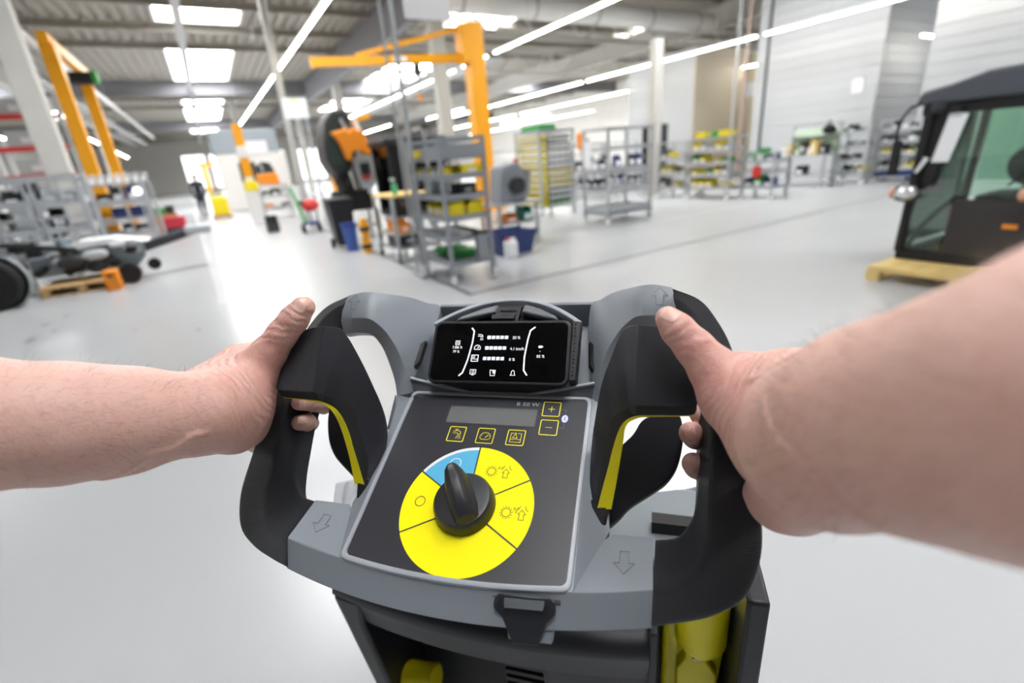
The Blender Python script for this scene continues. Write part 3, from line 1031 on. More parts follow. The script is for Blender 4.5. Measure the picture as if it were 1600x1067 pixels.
# moulded arrows on horns and bar: slightly raised outlines
g_arrow = mat('arrow_grey', '#6c7178', 0.45)
def arrow(P, name, m=g_grey2, r=0.35):
    mb = MB()
    n = len(P)
    for i in range(n):
        mb.rod(P[i], P[(i + 1) % n], r, 5)
    mpart(mb, name, m)
def arrow3(c, u, v, sc):
    c, u, v = Vector(c), Vector(u), Vector(v)
    S = [(0, 1.0), (1.0, 0.05), (0.45, 0.05), (0.45, -1.0), (-0.45, -1.0), (-0.45, 0.05), (-1.0, 0.05)]
    return [c + u * (a * sc * 0.85) + v * (b * sc) for a, b in S]
for s in (1, -1):
    arrow(arrow3((s * 168.5, 189.0, 90.6), (1, 0, 0.02 * s), (0, 0.88, 0.47), 9.0), 'arrow', g_arrow, 0.28)
    arrow(arrow3((s * 141, -29, -4.2), (0.98, 0, 0.2 * s), (0, -0.98, 0.22), 10), 'arrow', g_arrow, 0.28)

# --- thumb and finger levers
LU = [(190, 96, 109), (184, 103, 114), (172, 110.5, 120), (150, 112, 123), (141, 119, 114), (135.3, 117.5, 107), (126, 108, 85), (118.4, 98, 65), (111, 84, 30), (108, 66, 10), (108, 34, -3), (112.5, 14, -8)]
LL = [(195, 60, 88.5), (191, 58, 87.5), (172, 57.2, 87), (150, 57, 86.5), (144, 60, 81), (140, 62.3, 74.6), (129, 66.4, 54), (125.2, 57, 36.5), (119.8, 41, 15.5), (117.5, 29, 3), (116.5, 20, -4), (115.5, 13, -8)]
for sgn in (1, -1):
    lev = None
    # textured pad (outer) and smooth arm, one moulding with a crease between
    u = [Vector((sgn * p[0], p[1], p[2])) for p in LU]
    l = [Vector((sgn * p[0], p[1], p[2])) for p in LL]
    dn = Vector((0, -1, -11))
    armr = []
    for i in range(3, len(u)):
        f = (i - 3) / (len(u) - 4)
        m_ = u[i].lerp(l[i], 0.5) + Vector((0, 0, 2.0))
        off = dn * (1 - 0.35 * f)
        armr.append([u[i], m_, l[i], l[i] + off * 1.0, m_ + off * 1.2, u[i] + off])
    cols = [catmull([r[k] for r in armr], 4) for k in range(6)]
    armr = [[c[j] for c in cols] for j in range(len(cols[0]))]
    lev = mpart(MB().loft(armr), 'thumb_lever', mat('lever_black', '#22232a', 0.45, var=0.08, scale=200, bump=0.15, bscale=1800), smooth=True, bevel=0.0016, seg=2, angle=40)
    padr = []
    for i in range(0, 4):
        m1 = u[i].lerp(l[i], 0.33) + Vector((0, 0, 1.2)); m2 = u[i].lerp(l[i], 0.67) + Vector((0, 0, 1.2))
        off = dn * (0.8 if i == 0 else 1.0)
        padr.append([u[i], m1, m2, l[i], l[i] + off, u[i] + off])
    cols = [catmull([r[k] for r in padr], 4) for k in range(6)]
    padr = [[c[j] for c in cols] for j in range(len(cols[0]))]
    pad = loft_uv(padr, 'lever_pad', g_knurl, lev, smooth=True)
    md = pad.modifiers.new('bevel', 'BEVEL'); md.width = 0.0018; md.segments = 2; md.limit_method = 'ANGLE'; md.angle_limit = radians(40)
    pad.data.set_sharp_from_angle(angle=radians(45))
    # yellow line between the two halves of the lever
    yo = [(192, 57.5, 75.2), (160, 55.8, 74.0), (148, 56.0, 69.5), (141, 54.5, 61.0), (138, 49, 41.5), (133, 33, 14), (128.3, 16, -6.5)]
    yi = [(192, 58.2, 76.4), (160, 56.6, 75.4), (147, 57.0, 72.0), (137.5, 57, 60), (131, 50, 42.5), (124, 34, 18.5), (116, 15, -6.5)]
    yo = catmull([(sgn * p[0], p[1], p[2]) for p in yo], 4); yi = catmull([(sgn * p[0], p[1], p[2]) for p in yi], 4)
    yr = [[a, b, b + Vector((0, 5, -4)), a + Vector((0, 5, -4))] for a, b in zip(yo, yi)]
    mpart(MB().loft(yr), 'lever_stripe', g_yel2, parent=lev, smooth=True, angle=30)
    # dark flank between the lever's lower edge and the stripe
    fl = catmull([(sgn * p[0], p[1], p[2]) for p in [(190, 58.5, 85), (160, 57.0, 84), (145, 59.5, 79), (139.5, 62, 73), (129, 65.5, 53), (124.5, 55, 34.5), (118.8, 38, 13), (115.5, 14, -7.5)]], 4)
    fm = catmull([(sgn * p[0], p[1], p[2]) for p in [(190, 58, 76.0), (160, 56.5, 75.0), (147, 57.2, 71.6), (137.8, 57.5, 60), (131.3, 50.5, 43), (127.5, 42, 30), (121.5, 28.5, 11.5), (116, 15, -7)]], 4)
    bk = Vector((-sgn * 4, 9, -5))
    fr_ = [[p, q, q + bk, p + bk] for p, q in zip(fl, fm)]
    mpart(MB().loft(fr_), 'lever_flank', g_black2, parent=lev, smooth=True)
    # finger plate underneath
    P = [(152, 96, 19), (170, 103, 24), (186, 103, 23.5), (189.5, 92, 16), (189, 78, 6), (184, 61, -6), (175, 50, -14), (166, 44, -18), (154, 37, -23), (142, 30, -28), (133, 20, -34), (122, 12, -40), (112, 24, -32), (116, 45, -17), (124, 66, -2), (137, 78, 6), (146, 85, 11)]
    P = chaikin([(sgn * p[0], p[1], p[2]) for p in P], 2)
    fp = MB().prism(P, (0, 2.5, -9))
    mpart(fp, 'finger_lever', g_black, parent=lev, bevel=0.0025, seg=3)
    mpart(MB().prism([(sgn * 126, 22, -2), (sgn * 110, 22, -2), (sgn * 110, -1, -12), (sgn * 124, 4, -14)], (0, 0, -30)), 'lever_mount', g_black2, parent=lev, bevel=0.002)

# --- hook on the front of the bar
hk = MB().prism([(46, -66.5, 1.5), (88, -64.5, 1.5), (93, -68, -3), (86, -74, -9), (80, -86, -22), (58, -88, -22), (50, -75, -9), (42, -70, -3)], (0, -7, -3))
hook = mpart(hk, 'hook', g_black, bevel=0.0022, seg=3)
mpart(MB().prism([(52, -69.5, 2.4), (84, -67.5, 2.4), (83, -72, 0.5), (53, -74, 0.5)], (0, -3.5, -2)), 'hook_lip', g_dgrey, parent=hook, bevel=0.001)
mpart(MB().bb((41, -69, -7), (46, -65, -3.5)).bb((90, -67, -7), (95, -63, -3.5)), 'hook_slot', g_black2)
mpart(MB().prism([(53, -84.5, -19), (90, -83, -19), (89, -90, -26), (54, -91.5, -26)], (0, 6, -5)), 'hook_foot', g_grey, parent=hook, bevel=0.0015)

# --- steering column and body, upright in the root frame (metres)
def rpart(mb, name, m, parent=scrub, **kw):
    return mb.build(name, m, parent, **kw)
rpart(MB().prism([(-0.09, 0.11, 1.07), (0.09, 0.11, 1.07), (0.09, 0.20, 1.12), (-0.09, 0.20, 1.12)], (0, 0.05, -0.22)), 'steering_column', g_black2, bevel=0.01)
# rear cover: top edge bulges towards the user
def cover_y(x, z):
    t = (x + 0.045) / 0.22
    return 0.062 + 0.020 * min(1, t * t) + (0.870 - z) * 0.30 * 0
rings = []
for i in range(25):
    x = -0.262 + 0.428 * i / 24
    t = (x + 0.03) / 0.21
    yb = 0.060 + 0.021 * min(1.2, t * t)
    # frame section above the opening: rolled edge
    rings.append([(x, yb + 0.10, 0.885), (x, yb + 0.02, 0.888), (x, yb + 0.004, 0.882), (x, yb - 0.001, 0.868), (x, yb + 0.004, 0.858), (x, yb + 0.012, 0.818), (x, yb + 0.10, 0.818)])
cover = rpart(MB().loft(rings), 'rear_cover', g_black, smooth=True, angle=50)
sd = MB()
sd.prism([(-0.262, 0.082, 0.866), (-0.214, 0.078, 0.866), (-0.222, 0.082, 0.815), (-0.209, 0.090, 0.69), (-0.165, 0.100, 0.30), (-0.195, 0.105, 0.30), (-0.237, 0.094, 0.667)], (0, 0.10, 0))
rpart(sd, 'cover_side', g_black, parent=cover, bevel=0.006, seg=3)
sd = MB().prism([(0.036, 0.075, 0.83), (0.170, 0.092, 0.86), (0.170, 0.105, 0.30), (0.055, 0.095, 0.30)], (0, 0.10, 0))
rpart(sd, 'cover_side', g_black, parent=cover, bevel=0.006, seg=3)
rpart(MB().bb((-0.25, 0.20, 0.30), (0.17, 0.22, 0.86)), 'recess_back', g_black2, parent=cover)
for i in range(14):
    rpart(MB().bb((-0.06, 0.192, 0.58 + i * 0.018), (0.05, 0.20, 0.588 + i * 0.018)), 'grille_bar', g_black, parent=cover)
# yellow hose plug at lower left inside the recess
yp = MB().rod((-0.205, 0.13, 0.650), (-0.153, 0.13, 0.657), 0.025, 20)
plug = rpart(yp, 'drain_plug', g_yel2, smooth=True, bevel=0.004)
rpart(MB().bb((-0.198, 0.108, 0.55), (-0.158, 0.152, 0.645)), 'drain_hose', g_yel2, parent=plug, bevel=0.006)
rpart(MB().rod((-0.208, 0.13, 0.647), (-0.199, 0.13, 0.648), 0.022, 16), 'plug_rim', g_yel2, parent=plug)
# right bay with the yellow float holder
bay = rpart(MB().bb((0.166, 0.20, 0.30), (0.29, 0.22, 0.96)), 'bay_back', g_black2)
rpart(MB().bb((0.255, 0.06, 0.30), (0.276, 0.22, 1.0)), 'bay_side', g_black, bevel=0.004)
rpart(MB().bb((0.164, 0.085, 0.30), (0.176, 0.22, 0.90)), 'bay_side', g_black, bevel=0.003)
yh = MB().prism([(0.182, 0.13, 0.93), (0.254, 0.13, 0.95), (0.254, 0.12, 0.87), (0.243, 0.115, 0.70), (0.195, 0.115, 0.70), (0.182, 0.12, 0.76)], (0, 0.05, 0))
hold = rpart(yh, 'yellow_holder', g_yel2, bevel=0.006, seg=3)
rpart(MB().lathe([(0.0, 0.0), (0.024, 0.0), (0.029, 0.01), (0.029, 0.08)], 24, (0.224, 0.118, 0.862)), 'holder_cap', g_yel2, parent=hold, smooth=True)
rpart(MB().prism([(0.207, 0.112, 0.862), (0.232, 0.112, 0.864), (0.234, 0.108, 0.84), (0.245, 0.105, 0.825), (0.244, 0.105, 0.72), (0.200, 0.105, 0.72), (0.199, 0.105, 0.825), (0.208, 0.108, 0.84)], (0, 0.02, 0)), 'holder_tongue', g_yel2, parent=hold, bevel=0.003)
rpart(MB().rod((0.221, 0.106, 0.845), (0.221, 0.113, 0.847), 0.005, 10), 'screw', mat('zinc', '#a0a090', 0.4, 0.6), parent=hold)
# tanks, deck and wheels of the body in front
g_tank = mat('tank_grey', '#747a80', 0.55, var=0.03, bump=0.5, bscale=500)
body = MB().prism([(-0.26, 0.25, 0.22), (0.27, 0.25, 0.22), (0.27, 0.25, 0.86), (-0.26, 0.25, 0.86)], (0, 0.55, -0.02))
tank = rpart(body, 'tank', g_tank, bevel=0.03, seg=3)
rpart(MB().prism([(0.06, 0.155, 0.925), (0.25, 0.155, 0.93), (0.25, 0.30, 0.93), (0.06, 0.30, 0.925)], (0, 0, 0.014)), 'tank_flange', g_tank, parent=tank, bevel=0.005)
lidm = mat('white_lid', '#f0f2f4', 0.15, 0.0, coat=0.6)
rpart(MB().lathe([(0.0, 0), (0.155, 0), (0.155, 0.012), (0.148, 0.016), (0.0, 0.02)], 40, (0.15, 0.44, 0.93)), 'tank_lid', lidm, parent=tank, smooth=True)
rpart(MB().box((-0.285, 0.19, 0.93), (0.05, 0.10, 0.03), Matrix.Rotation(radians(30), 3, 'Z')).box((-0.235, 0.17, 0.912), (0.11, 0.055, 0.035)).rod((-0.27, 0.14, 0.925), (-0.30, 0.22, 0.945), 0.012, 10), 'hose_bracket', mat('cast_grey', '#8d9094', 0.5), bevel=0.006)
rpart(MB().bb((0.06, 0.10, 0.855), (0.16, 0.24, 0.87)), 'bracket_plate', m_steel, bevel=0.002)
rpart(MB().bb((-0.13, 0.195, 1.0), (-0.11, 0.205, 1.115)).bb((-0.155, 0.19, 1.11), (-0.108, 0.21, 1.122)), 'lever_rod', g_black2, bevel=0.002)
for s in (-1, 1):
    w = rpart(MB().rod((s * 0.20, 0.40, 0.13), (s * 0.25, 0.40, 0.13), 0.13, 28), 'wheel', g_black2, smooth=True, bevel=0.01)
    rpart(MB().rod((s * 0.252, 0.40, 0.13), (s * 0.256, 0.40, 0.13), 0.07, 20), 'hub', g_dgrey, parent=w)
    rpart(MB().rod((s * 0.15, 0.72, 0.04), (s * 0.18, 0.72, 0.04), 0.04, 20), 'wheel', g_dgrey, smooth=True)
rpart(MB().bb((-0.24, 0.24, 0.07), (0.25, 0.80, 0.23)), 'brush_deck', g_black2, bevel=0.02)

# --- the phone in the holder
ph_c = Vector((0.5, 163, 36.8))
pu = Vector((1, 0.012, 0.0)).normalized()
pv = Vector((-0.012, 66, 30.5)).normalized()
pw = pu.cross(pv).normalized()
PM = Matrix(((pu.x, pv.x, pw.x, ph_c.x * 0.001), (pu.y, pv.y, pw.y, ph_c.y * 0.001), (pu.z, pv.z, pw.z, ph_c.z * 0.001), (0, 0, 0, 1)))
phone = thing('smartphone', 'black smartphone lying in the arched holder and showing white machine readings', 'smartphone')
phone.matrix_world = M2W @ PM
def ppart(mb, name, m, **kw):
    return mb.build(name, m, phone, k=0.001, **kw)
ppart(MB().prism(rrect(-79, 79, -36.5, 36.5, 9, -4, 6), (0, 0, 7.2)), 'case', g_black, bevel=0.0012, seg=3)
g_scr = mat('black_screen', '#010102', 0.12, var=0.0)
scr = ppart(MB().prism(rrect(-75.5, 75.5, -33.5, 33.5, 6, 3.2, 6), (0, 0, 0.35)), 'screen', g_scr)
s_on = emit('screen_white', '#f2f5ff', 0.9)
s_dim = emit('screen_grey', '#b9bfd2', 0.75)
class Scr(Ink):
    def z(s, y): return 3.6
def spart(mb, name, m): return mb.build(name, m, scr, k=0.001, fix=False)
spart(Scr().line([(-33.5, 28), (-30.2, 24), (-30.6, 10), (-33.5, -10), (-37.5, -25), (-41.5, -28.5)], 1.5), 'gauge_arc', s_on)
spart(Scr().line([(39.5, 28.5), (34.5, 24.5), (32.5, 14), (30.5, -6), (31.0, -21), (35.0, -26.5)], 1.5), 'gauge_arc', s_on)
for r, (y, lit) in enumerate(((16.5, 1), (4.0, 4), (-8.2, 0))):
    for i in range(5):
        x = -11.8 - r * 1.1 + i * 5.0
        spart(Scr().poly([(x - 2.0, y - 1.9), (x + 2.0, y - 1.9), (x + 2.0, y + 1.9), (x - 2.0, y + 1.9)]), 'level_block', s_on if i < lit else s_dim)
k = Scr(); cx, cy = -22, 16.5    # tap
k.line([(cx - 3, cy + 3.4), (cx + 0.8, cy + 3.4), (cx + 2.6, cy + 1.8), (cx + 2.6, cy + 0.4)], 0.7).line([(cx - 3, cy + 1.4), (cx + 0.2, cy + 1.4), (cx + 0.8, cy + 0.4), (cx + 2.6, cy + 0.4)], 0.6)
for dx in (0.6, 1.7, 2.8): k.line([(cx + dx, cy - 0.8), (cx + dx * 1.3 - 0.4, cy - 3.4)], 0.5)
spart(k, 'screen_icon', s_on)
k = Scr(); cx, cy = -24, 3.6
k.circ(cx, cy, 3.6, 0.7, -20, 200, 14).line([(cx - 3.4, cy - 1.4), (cx + 3.4, cy - 1.4)], 0.7).line([(cx, cy), (cx + 1.8, cy + 1.8)], 0.7)
spart(k, 'screen_icon', s_on)
k = Scr(); cx, cy = -25.5, -8
k.line([(cx - 3.8, cy + 3.6), (cx + 3.8, cy + 3.6), (cx + 3.8, cy - 3.6), (cx - 3.8, cy - 3.6)], 0.7, closed=True).line([(cx - 3.6, cy - 1.0), (cx - 1, cy - 0.6), (cx + 1, cy - 1.4), (cx + 3.6, cy - 0.8)], 0.5).line([(cx - 2, cy + 3), (cx - 2.6, cy + 0.6), (cx, cy + 0.6), (cx - 0.6, cy + 3)], 0.5)
spart(k, 'screen_icon', s_on)
k = Scr(); cx, cy = -25.5, -24
k.line([(cx - 3.2, cy + 2.8), (cx + 3.2, cy + 2.8), (cx + 3.2, cy - 2), (cx - 3.2, cy - 2)], 0.6, closed=True).line([(cx - 1.6, cy - 3.2), (cx + 1.6, cy - 3.2)], 0.6).circ(cx, cy + 0.4, 1.3, 0.5, n=10)
spart(k, 'screen_icon', s_on)
k = Scr(); cx, cy = -3, -24.5
k.line([(cx - 3, cy + 3.0), (cx - 2.4, cy - 3), (cx + 2.4, cy - 3), (cx + 3, cy + 3.0)], 0.6, closed=True).poly([(cx, cy + 2.6), (cx + 2.6, cy + 2.6), (cx + 1.6, cy - 1), (cx, cy)])
spart(k, 'screen_icon', s_on)
k = Scr(); cx, cy = 19.5, -24.5
k.line([(cx - 2.8, cy - 2.2), (cx - 1.8, cy - 1.2), (cx - 1.6, cy + 2), (cx, cy + 3.4), (cx + 1.6, cy + 2), (cx + 1.8, cy - 1.2), (cx + 2.8, cy - 2.2)], 0.6, closed=True)
spart(k, 'screen_icon', s_on)
k = Scr(); cx, cy = -48, 10
k.line([(cx - 2.4, cy + 2.2), (cx + 2.4, cy + 2.2), (cx + 2.4, cy - 2.2), (cx - 2.4, cy - 2.2)], 0.6, closed=True).line([(cx - 2.2, cy - 0.3), (cx + 2.2, cy - 0.3)], 0.5).line([(cx, cy + 2), (cx, cy - 0.2)], 0.5)
spart(k, 'screen_icon', s_on)
spart(Scr().poly([(45.0, 4.4), (49.0, 4.4), (49.0, 6.8), (45.0, 6.8)]).poly([(49.2, 5.0), (49.9, 5.0), (49.9, 6.2), (49.2, 6.2)]).poly([(46.6, 0.0), (47.4, 0.0), (47.4, 0.8), (46.6, 0.8)]), 'battery_icon', s_on)
for s_, x, y, sz in (('20 %', 19.5, 16.0, 3.6), ('4.1 km/h', 21.5, 3.0, 3.6), ('0 %', 17.0, -9.2, 3.6), ('1:06 h', -48, 4.6, 3.9), ('79 %', -48.5, -0.6, 3.3), ('85 %', 48, -5.4, 3.6)):
    tm = text_mesh(s_, sz * 1.25)
    for v in tm.vertices:
        v.co = Vector((v.co.x + x, v.co.y + y, 3.72)) * 0.001
    link_mesh('screen_text', tm, s_on, scr)
# ------------------------------------------------------------------ the person: two bare arms, hands closed on the grips
# limbs are chains of tapering segments (x, y, z, radius in mm, frame of the control panel), blended into one skin
LEFT_ARM = [
 ('thumb',6,[(-167,118,142,11.0),(-176,108,135,12.8),(-188,97,126,13.5),(-204,83,112,16.7),(-218,66,100,23.4),(-221,26,105,30.1)]),
 ('thenar',7,[(-220,67,94,22.4),(-225,24,96,30.4)]),
 ('index_mc',12,[(-244,32,113,23.4),(-248,81,97,19.3),(-249,101,89,14.7)]),
 ('palm',14,[(-220,3,118,32.8),(-227,27,93,35.5),(-235,41,74,31.2)]),
 ('hypo',5,[(-220,3,110,28.7),(-225,20,77,26.3),(-229,29,66,24.7)]),
 ('forearm',14,[(-220,3,118,33.9),(-242,-29,149,39.9),(-257,-53,175,42.3),(-280,-82,209,43.9),(-302,-111,243,45.8),(-314,-130,266,46.8)]),
 ('index',6,[(-254,104,87,14.8),(-258,121,60,11.4),(-247,134,25,10.5),(-218,126,19,9.6),(-210,107,26,8.6)]),
 ('middle',3,[(-257,86,69,16.2),(-268,99,35,12.2),(-247,110,-1,10.5),(-203,100,9,9.0),(-195,84,33,8.2),(-198,72,49,7.6)]),
 ('ring',3,[(-255,65,54,16.0),(-272,78,14,12.2),(-254,85,-16,10.4),(-216,81,1,9.6),(-203,69,19,9.6),(-199,59,32,8.3)]),
 ('little',6,[(-244,36,50,15.4),(-262,47,8,11.1),(-256,53,-18,8.6),(-239,57,-6,7.8),(-236,55,6,6.9)]),
]
RIGHT_ARM = [
 ('thumb',6,[(173,98,141,9.4),(180,91,136,11.7),(192,82,126,13.4),(206,71,113,17.4),(222,56,101,26.1),(244,23,110,37.2)]),
 ('thenar',7,[(220,59,102,24.9),(239,41,101,34.4)]),
 ('index_mc',12,[(231,86,90,21.2),(253,45,114,32.6),(251,-18,162,38.5)]),
 ('palm',12,[(242,61,67,25.7),(252,22,98,35.4),(249,-24,164,40.3)]),
 ('hypo',5,[(249,4,58,24.1),(252,1,69,25.9),(253,-20,129,29.8)]),
 ('forearm',14,[(249,-24,164,40.3),(258,-41,202,41.1),(268,-56,224,41.2),(274,-70,246,42.2),(278,-90,275,43.9),(289,-114,305,47.1)]),
 ('index',6,[(228,99,68,17.5),(230,119,28,13.6),(220,119,9,11.7),(206,102,21,9.6),(201,94,33,8.2)]),
 ('middle',3,[(238,85,35,17.9),(237,98,-12,13.9),(218,99,-18,11.8),(199,81,17,11.0),(194,73,32,10.1)]),
 ('ring',3,[(243,57,25,17.3),(242,76,-30,13.7),(218,74,-36,11.7),(200,63,-3,10.5),(196,55,13,9.6)]),
 ('little',6,[(244,21,33,15.0),(243,41,-29,11.9),(222,47,-51,9.7),(209,41,-30,8.3),(206,37,-18,7.6)]),
]
CAM_M = Vector((161.3, -191.8, 394.3))

def sdf_arm(chains, vox=1.8, pad=16.0):
    allp = np.array([p for c in chains for p in c[2]])
    lo = (allp[:, :3] - allp[:, 3:4]).min(0) - pad
    hi = (allp[:, :3] + allp[:, 3:4]).max(0) + pad
    n = np.ceil((hi - lo) / vox).astype(int) + 1
    D = np.full(n, 60.0, np.float32)
    ax = [lo[i] + vox * np.arange(n[i]) for i in range(3)]
    def seg(p, q, k):
        p, q = np.array(p), np.array(q)
        m = 34.0
        b0 = np.minimum(p[:3] - p[3], q[:3] - q[3]) - m
        b1 = np.maximum(p[:3] + p[3], q[:3] + q[3]) + m
        i0 = np.maximum(0, np.floor((b0 - lo) / vox).astype(int))
        i1 = np.minimum(n, np.ceil((b1 - lo) / vox).astype(int) + 1)
        X, Y, Z = np.meshgrid(*[ax[i][i0[i]:i1[i]].astype(np.float32) for i in range(3)], indexing='ij')
        d = q[:3] - p[:3]
        L2 = max(1e-6, float(d @ d))
        t = ((X - p[0]) * d[0] + (Y - p[1]) * d[1] + (Z - p[2]) * d[2]) / L2
        np.clip(t, 0, 1, out=t)
        r = p[3] + (q[3] - p[3]) * t
        s = np.sqrt((X - p[0] - t * d[0]) ** 2 + (Y - p[1] - t * d[1]) ** 2 + (Z - p[2] - t * d[2]) ** 2) - r
        sl = tuple(slice(i0[i], i1[i]) for i in range(3))
        o = D[sl]
        h = np.clip(0.5 + 0.5 * (o - s) / k, 0, 1)
        D[sl] = o * (1 - h) + s * h - k * h * (1 - h)
    for nm, k, ch in chains:
        # resample the chain so that joints bend softly
        for a, b in zip(ch[:-1], ch[1:]):
            seg(a, b, float(k))
    return D, lo, vox

def surface_nets(D, lo, vox):
    n = np.array(D.shape)
    S = D < 0
    c = [S[i:n[0] - 1 + i, j:n[1] - 1 + j, k:n[2] - 1 + k] for i in (0, 1) for j in (0, 1) for k in (0, 1)]
    cnt = sum(x.astype(np.int8) for x in c)
    act = (cnt > 0) & (cnt < 8)
    idx = np.full(act.shape, -1, np.int64)
    cells = np.argwhere(act)
    idx[act] = np.arange(len(cells))
    acc = np.zeros((len(cells), 3)); num = np.zeros(len(cells))
    cor = [(i, j, k) for i in (0, 1) for j in (0, 1) for k in (0, 1)]
    dv = [D[cells[:, 0] + i, cells[:, 1] + j, cells[:, 2] + k] for i, j, k in cor]
    for a in range(8):
        for b in range(a + 1, 8):
            ca, cb_ = np.array(cor[a]), np.array(cor[b])
            if np.abs(ca - cb_).sum() != 1: continue
            m = (dv[a] < 0) != (dv[b] < 0)
            t = dv[a][m] / (dv[a][m] - dv[b][m])
            acc[m] += ca + (cb_ - ca) * t[:, None]
            num[m] += 1
    V = lo + vox * (cells + acc / num[:, None])
    F = []
    for axis in range(3):
        o1, o2 = [(1, 2), (2, 0), (0, 1)][axis]
        sl0 = [slice(None)] * 3; sl1 = [slice(None)] * 3
        sl0[axis] = slice(0, n[axis] - 1); sl1[axis] = slice(1, n[axis])
        A, B = S[tuple(sl0)], S[tuple(sl1)]
        e = np.argwhere(A != B)
        ok = (e[:, o1] > 0) & (e[:, o2] > 0) & (e[:, o1] < n[o1] - 1) & (e[:, o2] < n[o2] - 1)
        e = e[ok]
        ins = A[e[:, 0], e[:, 1], e[:, 2]]
        def cell(d1, d2):
            q = e.copy(); q[:, o1] -= d1; q[:, o2] -= d2
            return idx[q[:, 0], q[:, 1], q[:, 2]]
        quad = np.stack([cell(1, 1), cell(0, 1), cell(0, 0), cell(1, 0)], 1)
        quad[~ins] = quad[~ins][:, ::-1]
        F.append(quad)
    return V, np.concatenate(F)

def skin_mat():
    m = bpy.data.materials.new('skin')
    m.use_nodes = True
    nt = m.node_tree
    N, L = nt.nodes.new, nt.links.new
    b = nt.nodes['Principled BSDF']
    b.inputs['Roughness'].default_value = 0.48
    b.inputs['Subsurface Weight'].default_value = 0.12
    b.inputs['Subsurface Radius'].default_value = (0.006, 0.0025, 0.0012)
    b.inputs['Subsurface Scale'].default_value = 1.0
    tc = N('ShaderNodeTexCoord')
    n1 = N('ShaderNodeTexNoise'); n1.inputs['Scale'].default_value = 28; n1.inputs['Detail'].default_value = 5
    n2 = N('ShaderNodeTexNoise'); n2.inputs['Scale'].default_value = 220; n2.inputs['Detail'].default_value = 4
    n3 = N('ShaderNodeTexNoise'); n3.inputs['Scale'].default_value = 60; n3.inputs['Detail'].default_value = 3
    for n in (n1, n2, n3): L(tc.outputs['Object'], n.inputs['Vector'])
    mx = N('ShaderNodeMix'); mx.data_type = 'RGBA'
    mx.inputs['A'].default_value = lin('#ca9f92'); mx.inputs['B'].default_value = lin('#d8b7aa')
    L(n1.outputs['Fac'], mx.inputs['Factor'])
    # ruddier knuckles, thumb and heel of the hand
    at = N('ShaderNodeAttribute'); at.attribute_name = 'ruddy'
    m2 = N('ShaderNodeMix'); m2.data_type = 'RGBA'
    m2.inputs['B'].default_value = lin('#c98680')
    mu = N('ShaderNodeMath'); mu.operation = 'MULTIPLY'
    L(at.outputs['Fac'], mu.inputs[0]); L(n3.outputs['Fac'], mu.inputs[1])
    L(mu.outputs[0], m2.inputs['Factor']); L(mx.outputs['Result'], m2.inputs['A'])
    m3 = N('ShaderNodeMix'); m3.data_type = 'RGBA'
    m3.inputs['B'].default_value = lin('#b98570')
    cr = N('ShaderNodeValToRGB')
    cr.color_ramp.elements[0].position = 0.56; cr.color_ramp.elements[0].color = (0, 0, 0, 1)
    cr.color_ramp.elements[1].position = 0.8; cr.color_ramp.elements[1].color = (0.55, 0.55, 0.55, 1)
    L(n2.outputs['Fac'], cr.inputs[0]); L(cr.outputs[0], m3.inputs['Factor'])
    L(m2.outputs['Result'], m3.inputs['A']); L(m3.outputs['Result'], b.inputs['Base Color'])
    # creases: arcs round the base of the thumb
    ca = N('ShaderNodeAttribute'); ca.attribute_name = 'arc'
    cm = N('ShaderNodeAttribute'); cm.attribute_name = 'crease'
    nd = N('ShaderNodeTexNoise'); nd.inputs['Scale'].default_value = 45; nd.inputs['Detail'].default_value = 3
    L(tc.outputs['Object'], nd.inputs['Vector'])
    a1 = N('ShaderNodeMath'); a1.operation = 'MULTIPLY_ADD'; a1.inputs[1].default_value = 16.0
    L(nd.outputs['Fac'], a1.inputs[0]); L(ca.outputs['Fac'], a1.inputs[2])
    sn = N('ShaderNodeMath'); sn.operation = 'SINE'; L(a1.outputs[0], sn.inputs[0])
    pw = N('ShaderNodeMath'); pw.operation = 'MULTIPLY'; L(sn.outputs[0], pw.inputs[0]); L(cm.outputs['Fac'], pw.inputs[1])
    nf = N('ShaderNodeTexNoise'); nf.inputs['Scale'].default_value = 700; nf.inputs['Detail'].default_value = 3
    L(tc.outputs['Object'], nf.inputs['Vector'])
    s2 = N('ShaderNodeMath'); s2.operation = 'MULTIPLY_ADD'; s2.inputs[1].default_value = 0.5
    L(nf.outputs['Fac'], s2.inputs[0]); L(pw.outputs[0], s2.inputs[2])
    s3 = N('ShaderNodeMath'); s3.operation = 'MULTIPLY_ADD'; s3.inputs[1].default_value = 1.0
    L(n2.outputs['Fac'], s3.inputs[0]); L(s2.outputs[0], s3.inputs[2])
    bp = N('ShaderNodeBump'); bp.inputs['Strength'].default_value = 0.75; bp.inputs['Distance'].default_value = 0.0007
    L(s3.outputs[0], bp.inputs['Height']); L(bp.outputs['Normal'], b.inputs['Normal'])
    return m
m_skin = skin_mat()
m_nail = mat('fingernail', '#e3b9ab', 0.25, var=0.06, scale=300)
m_hair = mat('arm_hair', '#7d6754', 0.6)

person = thing('person', 'person seen only by two bare forearms, hands closed on both steering grips', 'person', (MT.x, MT.y, 0))
PL = Matrix.Translation((MT.x, MT.y, 0)).inverted() @ M2W

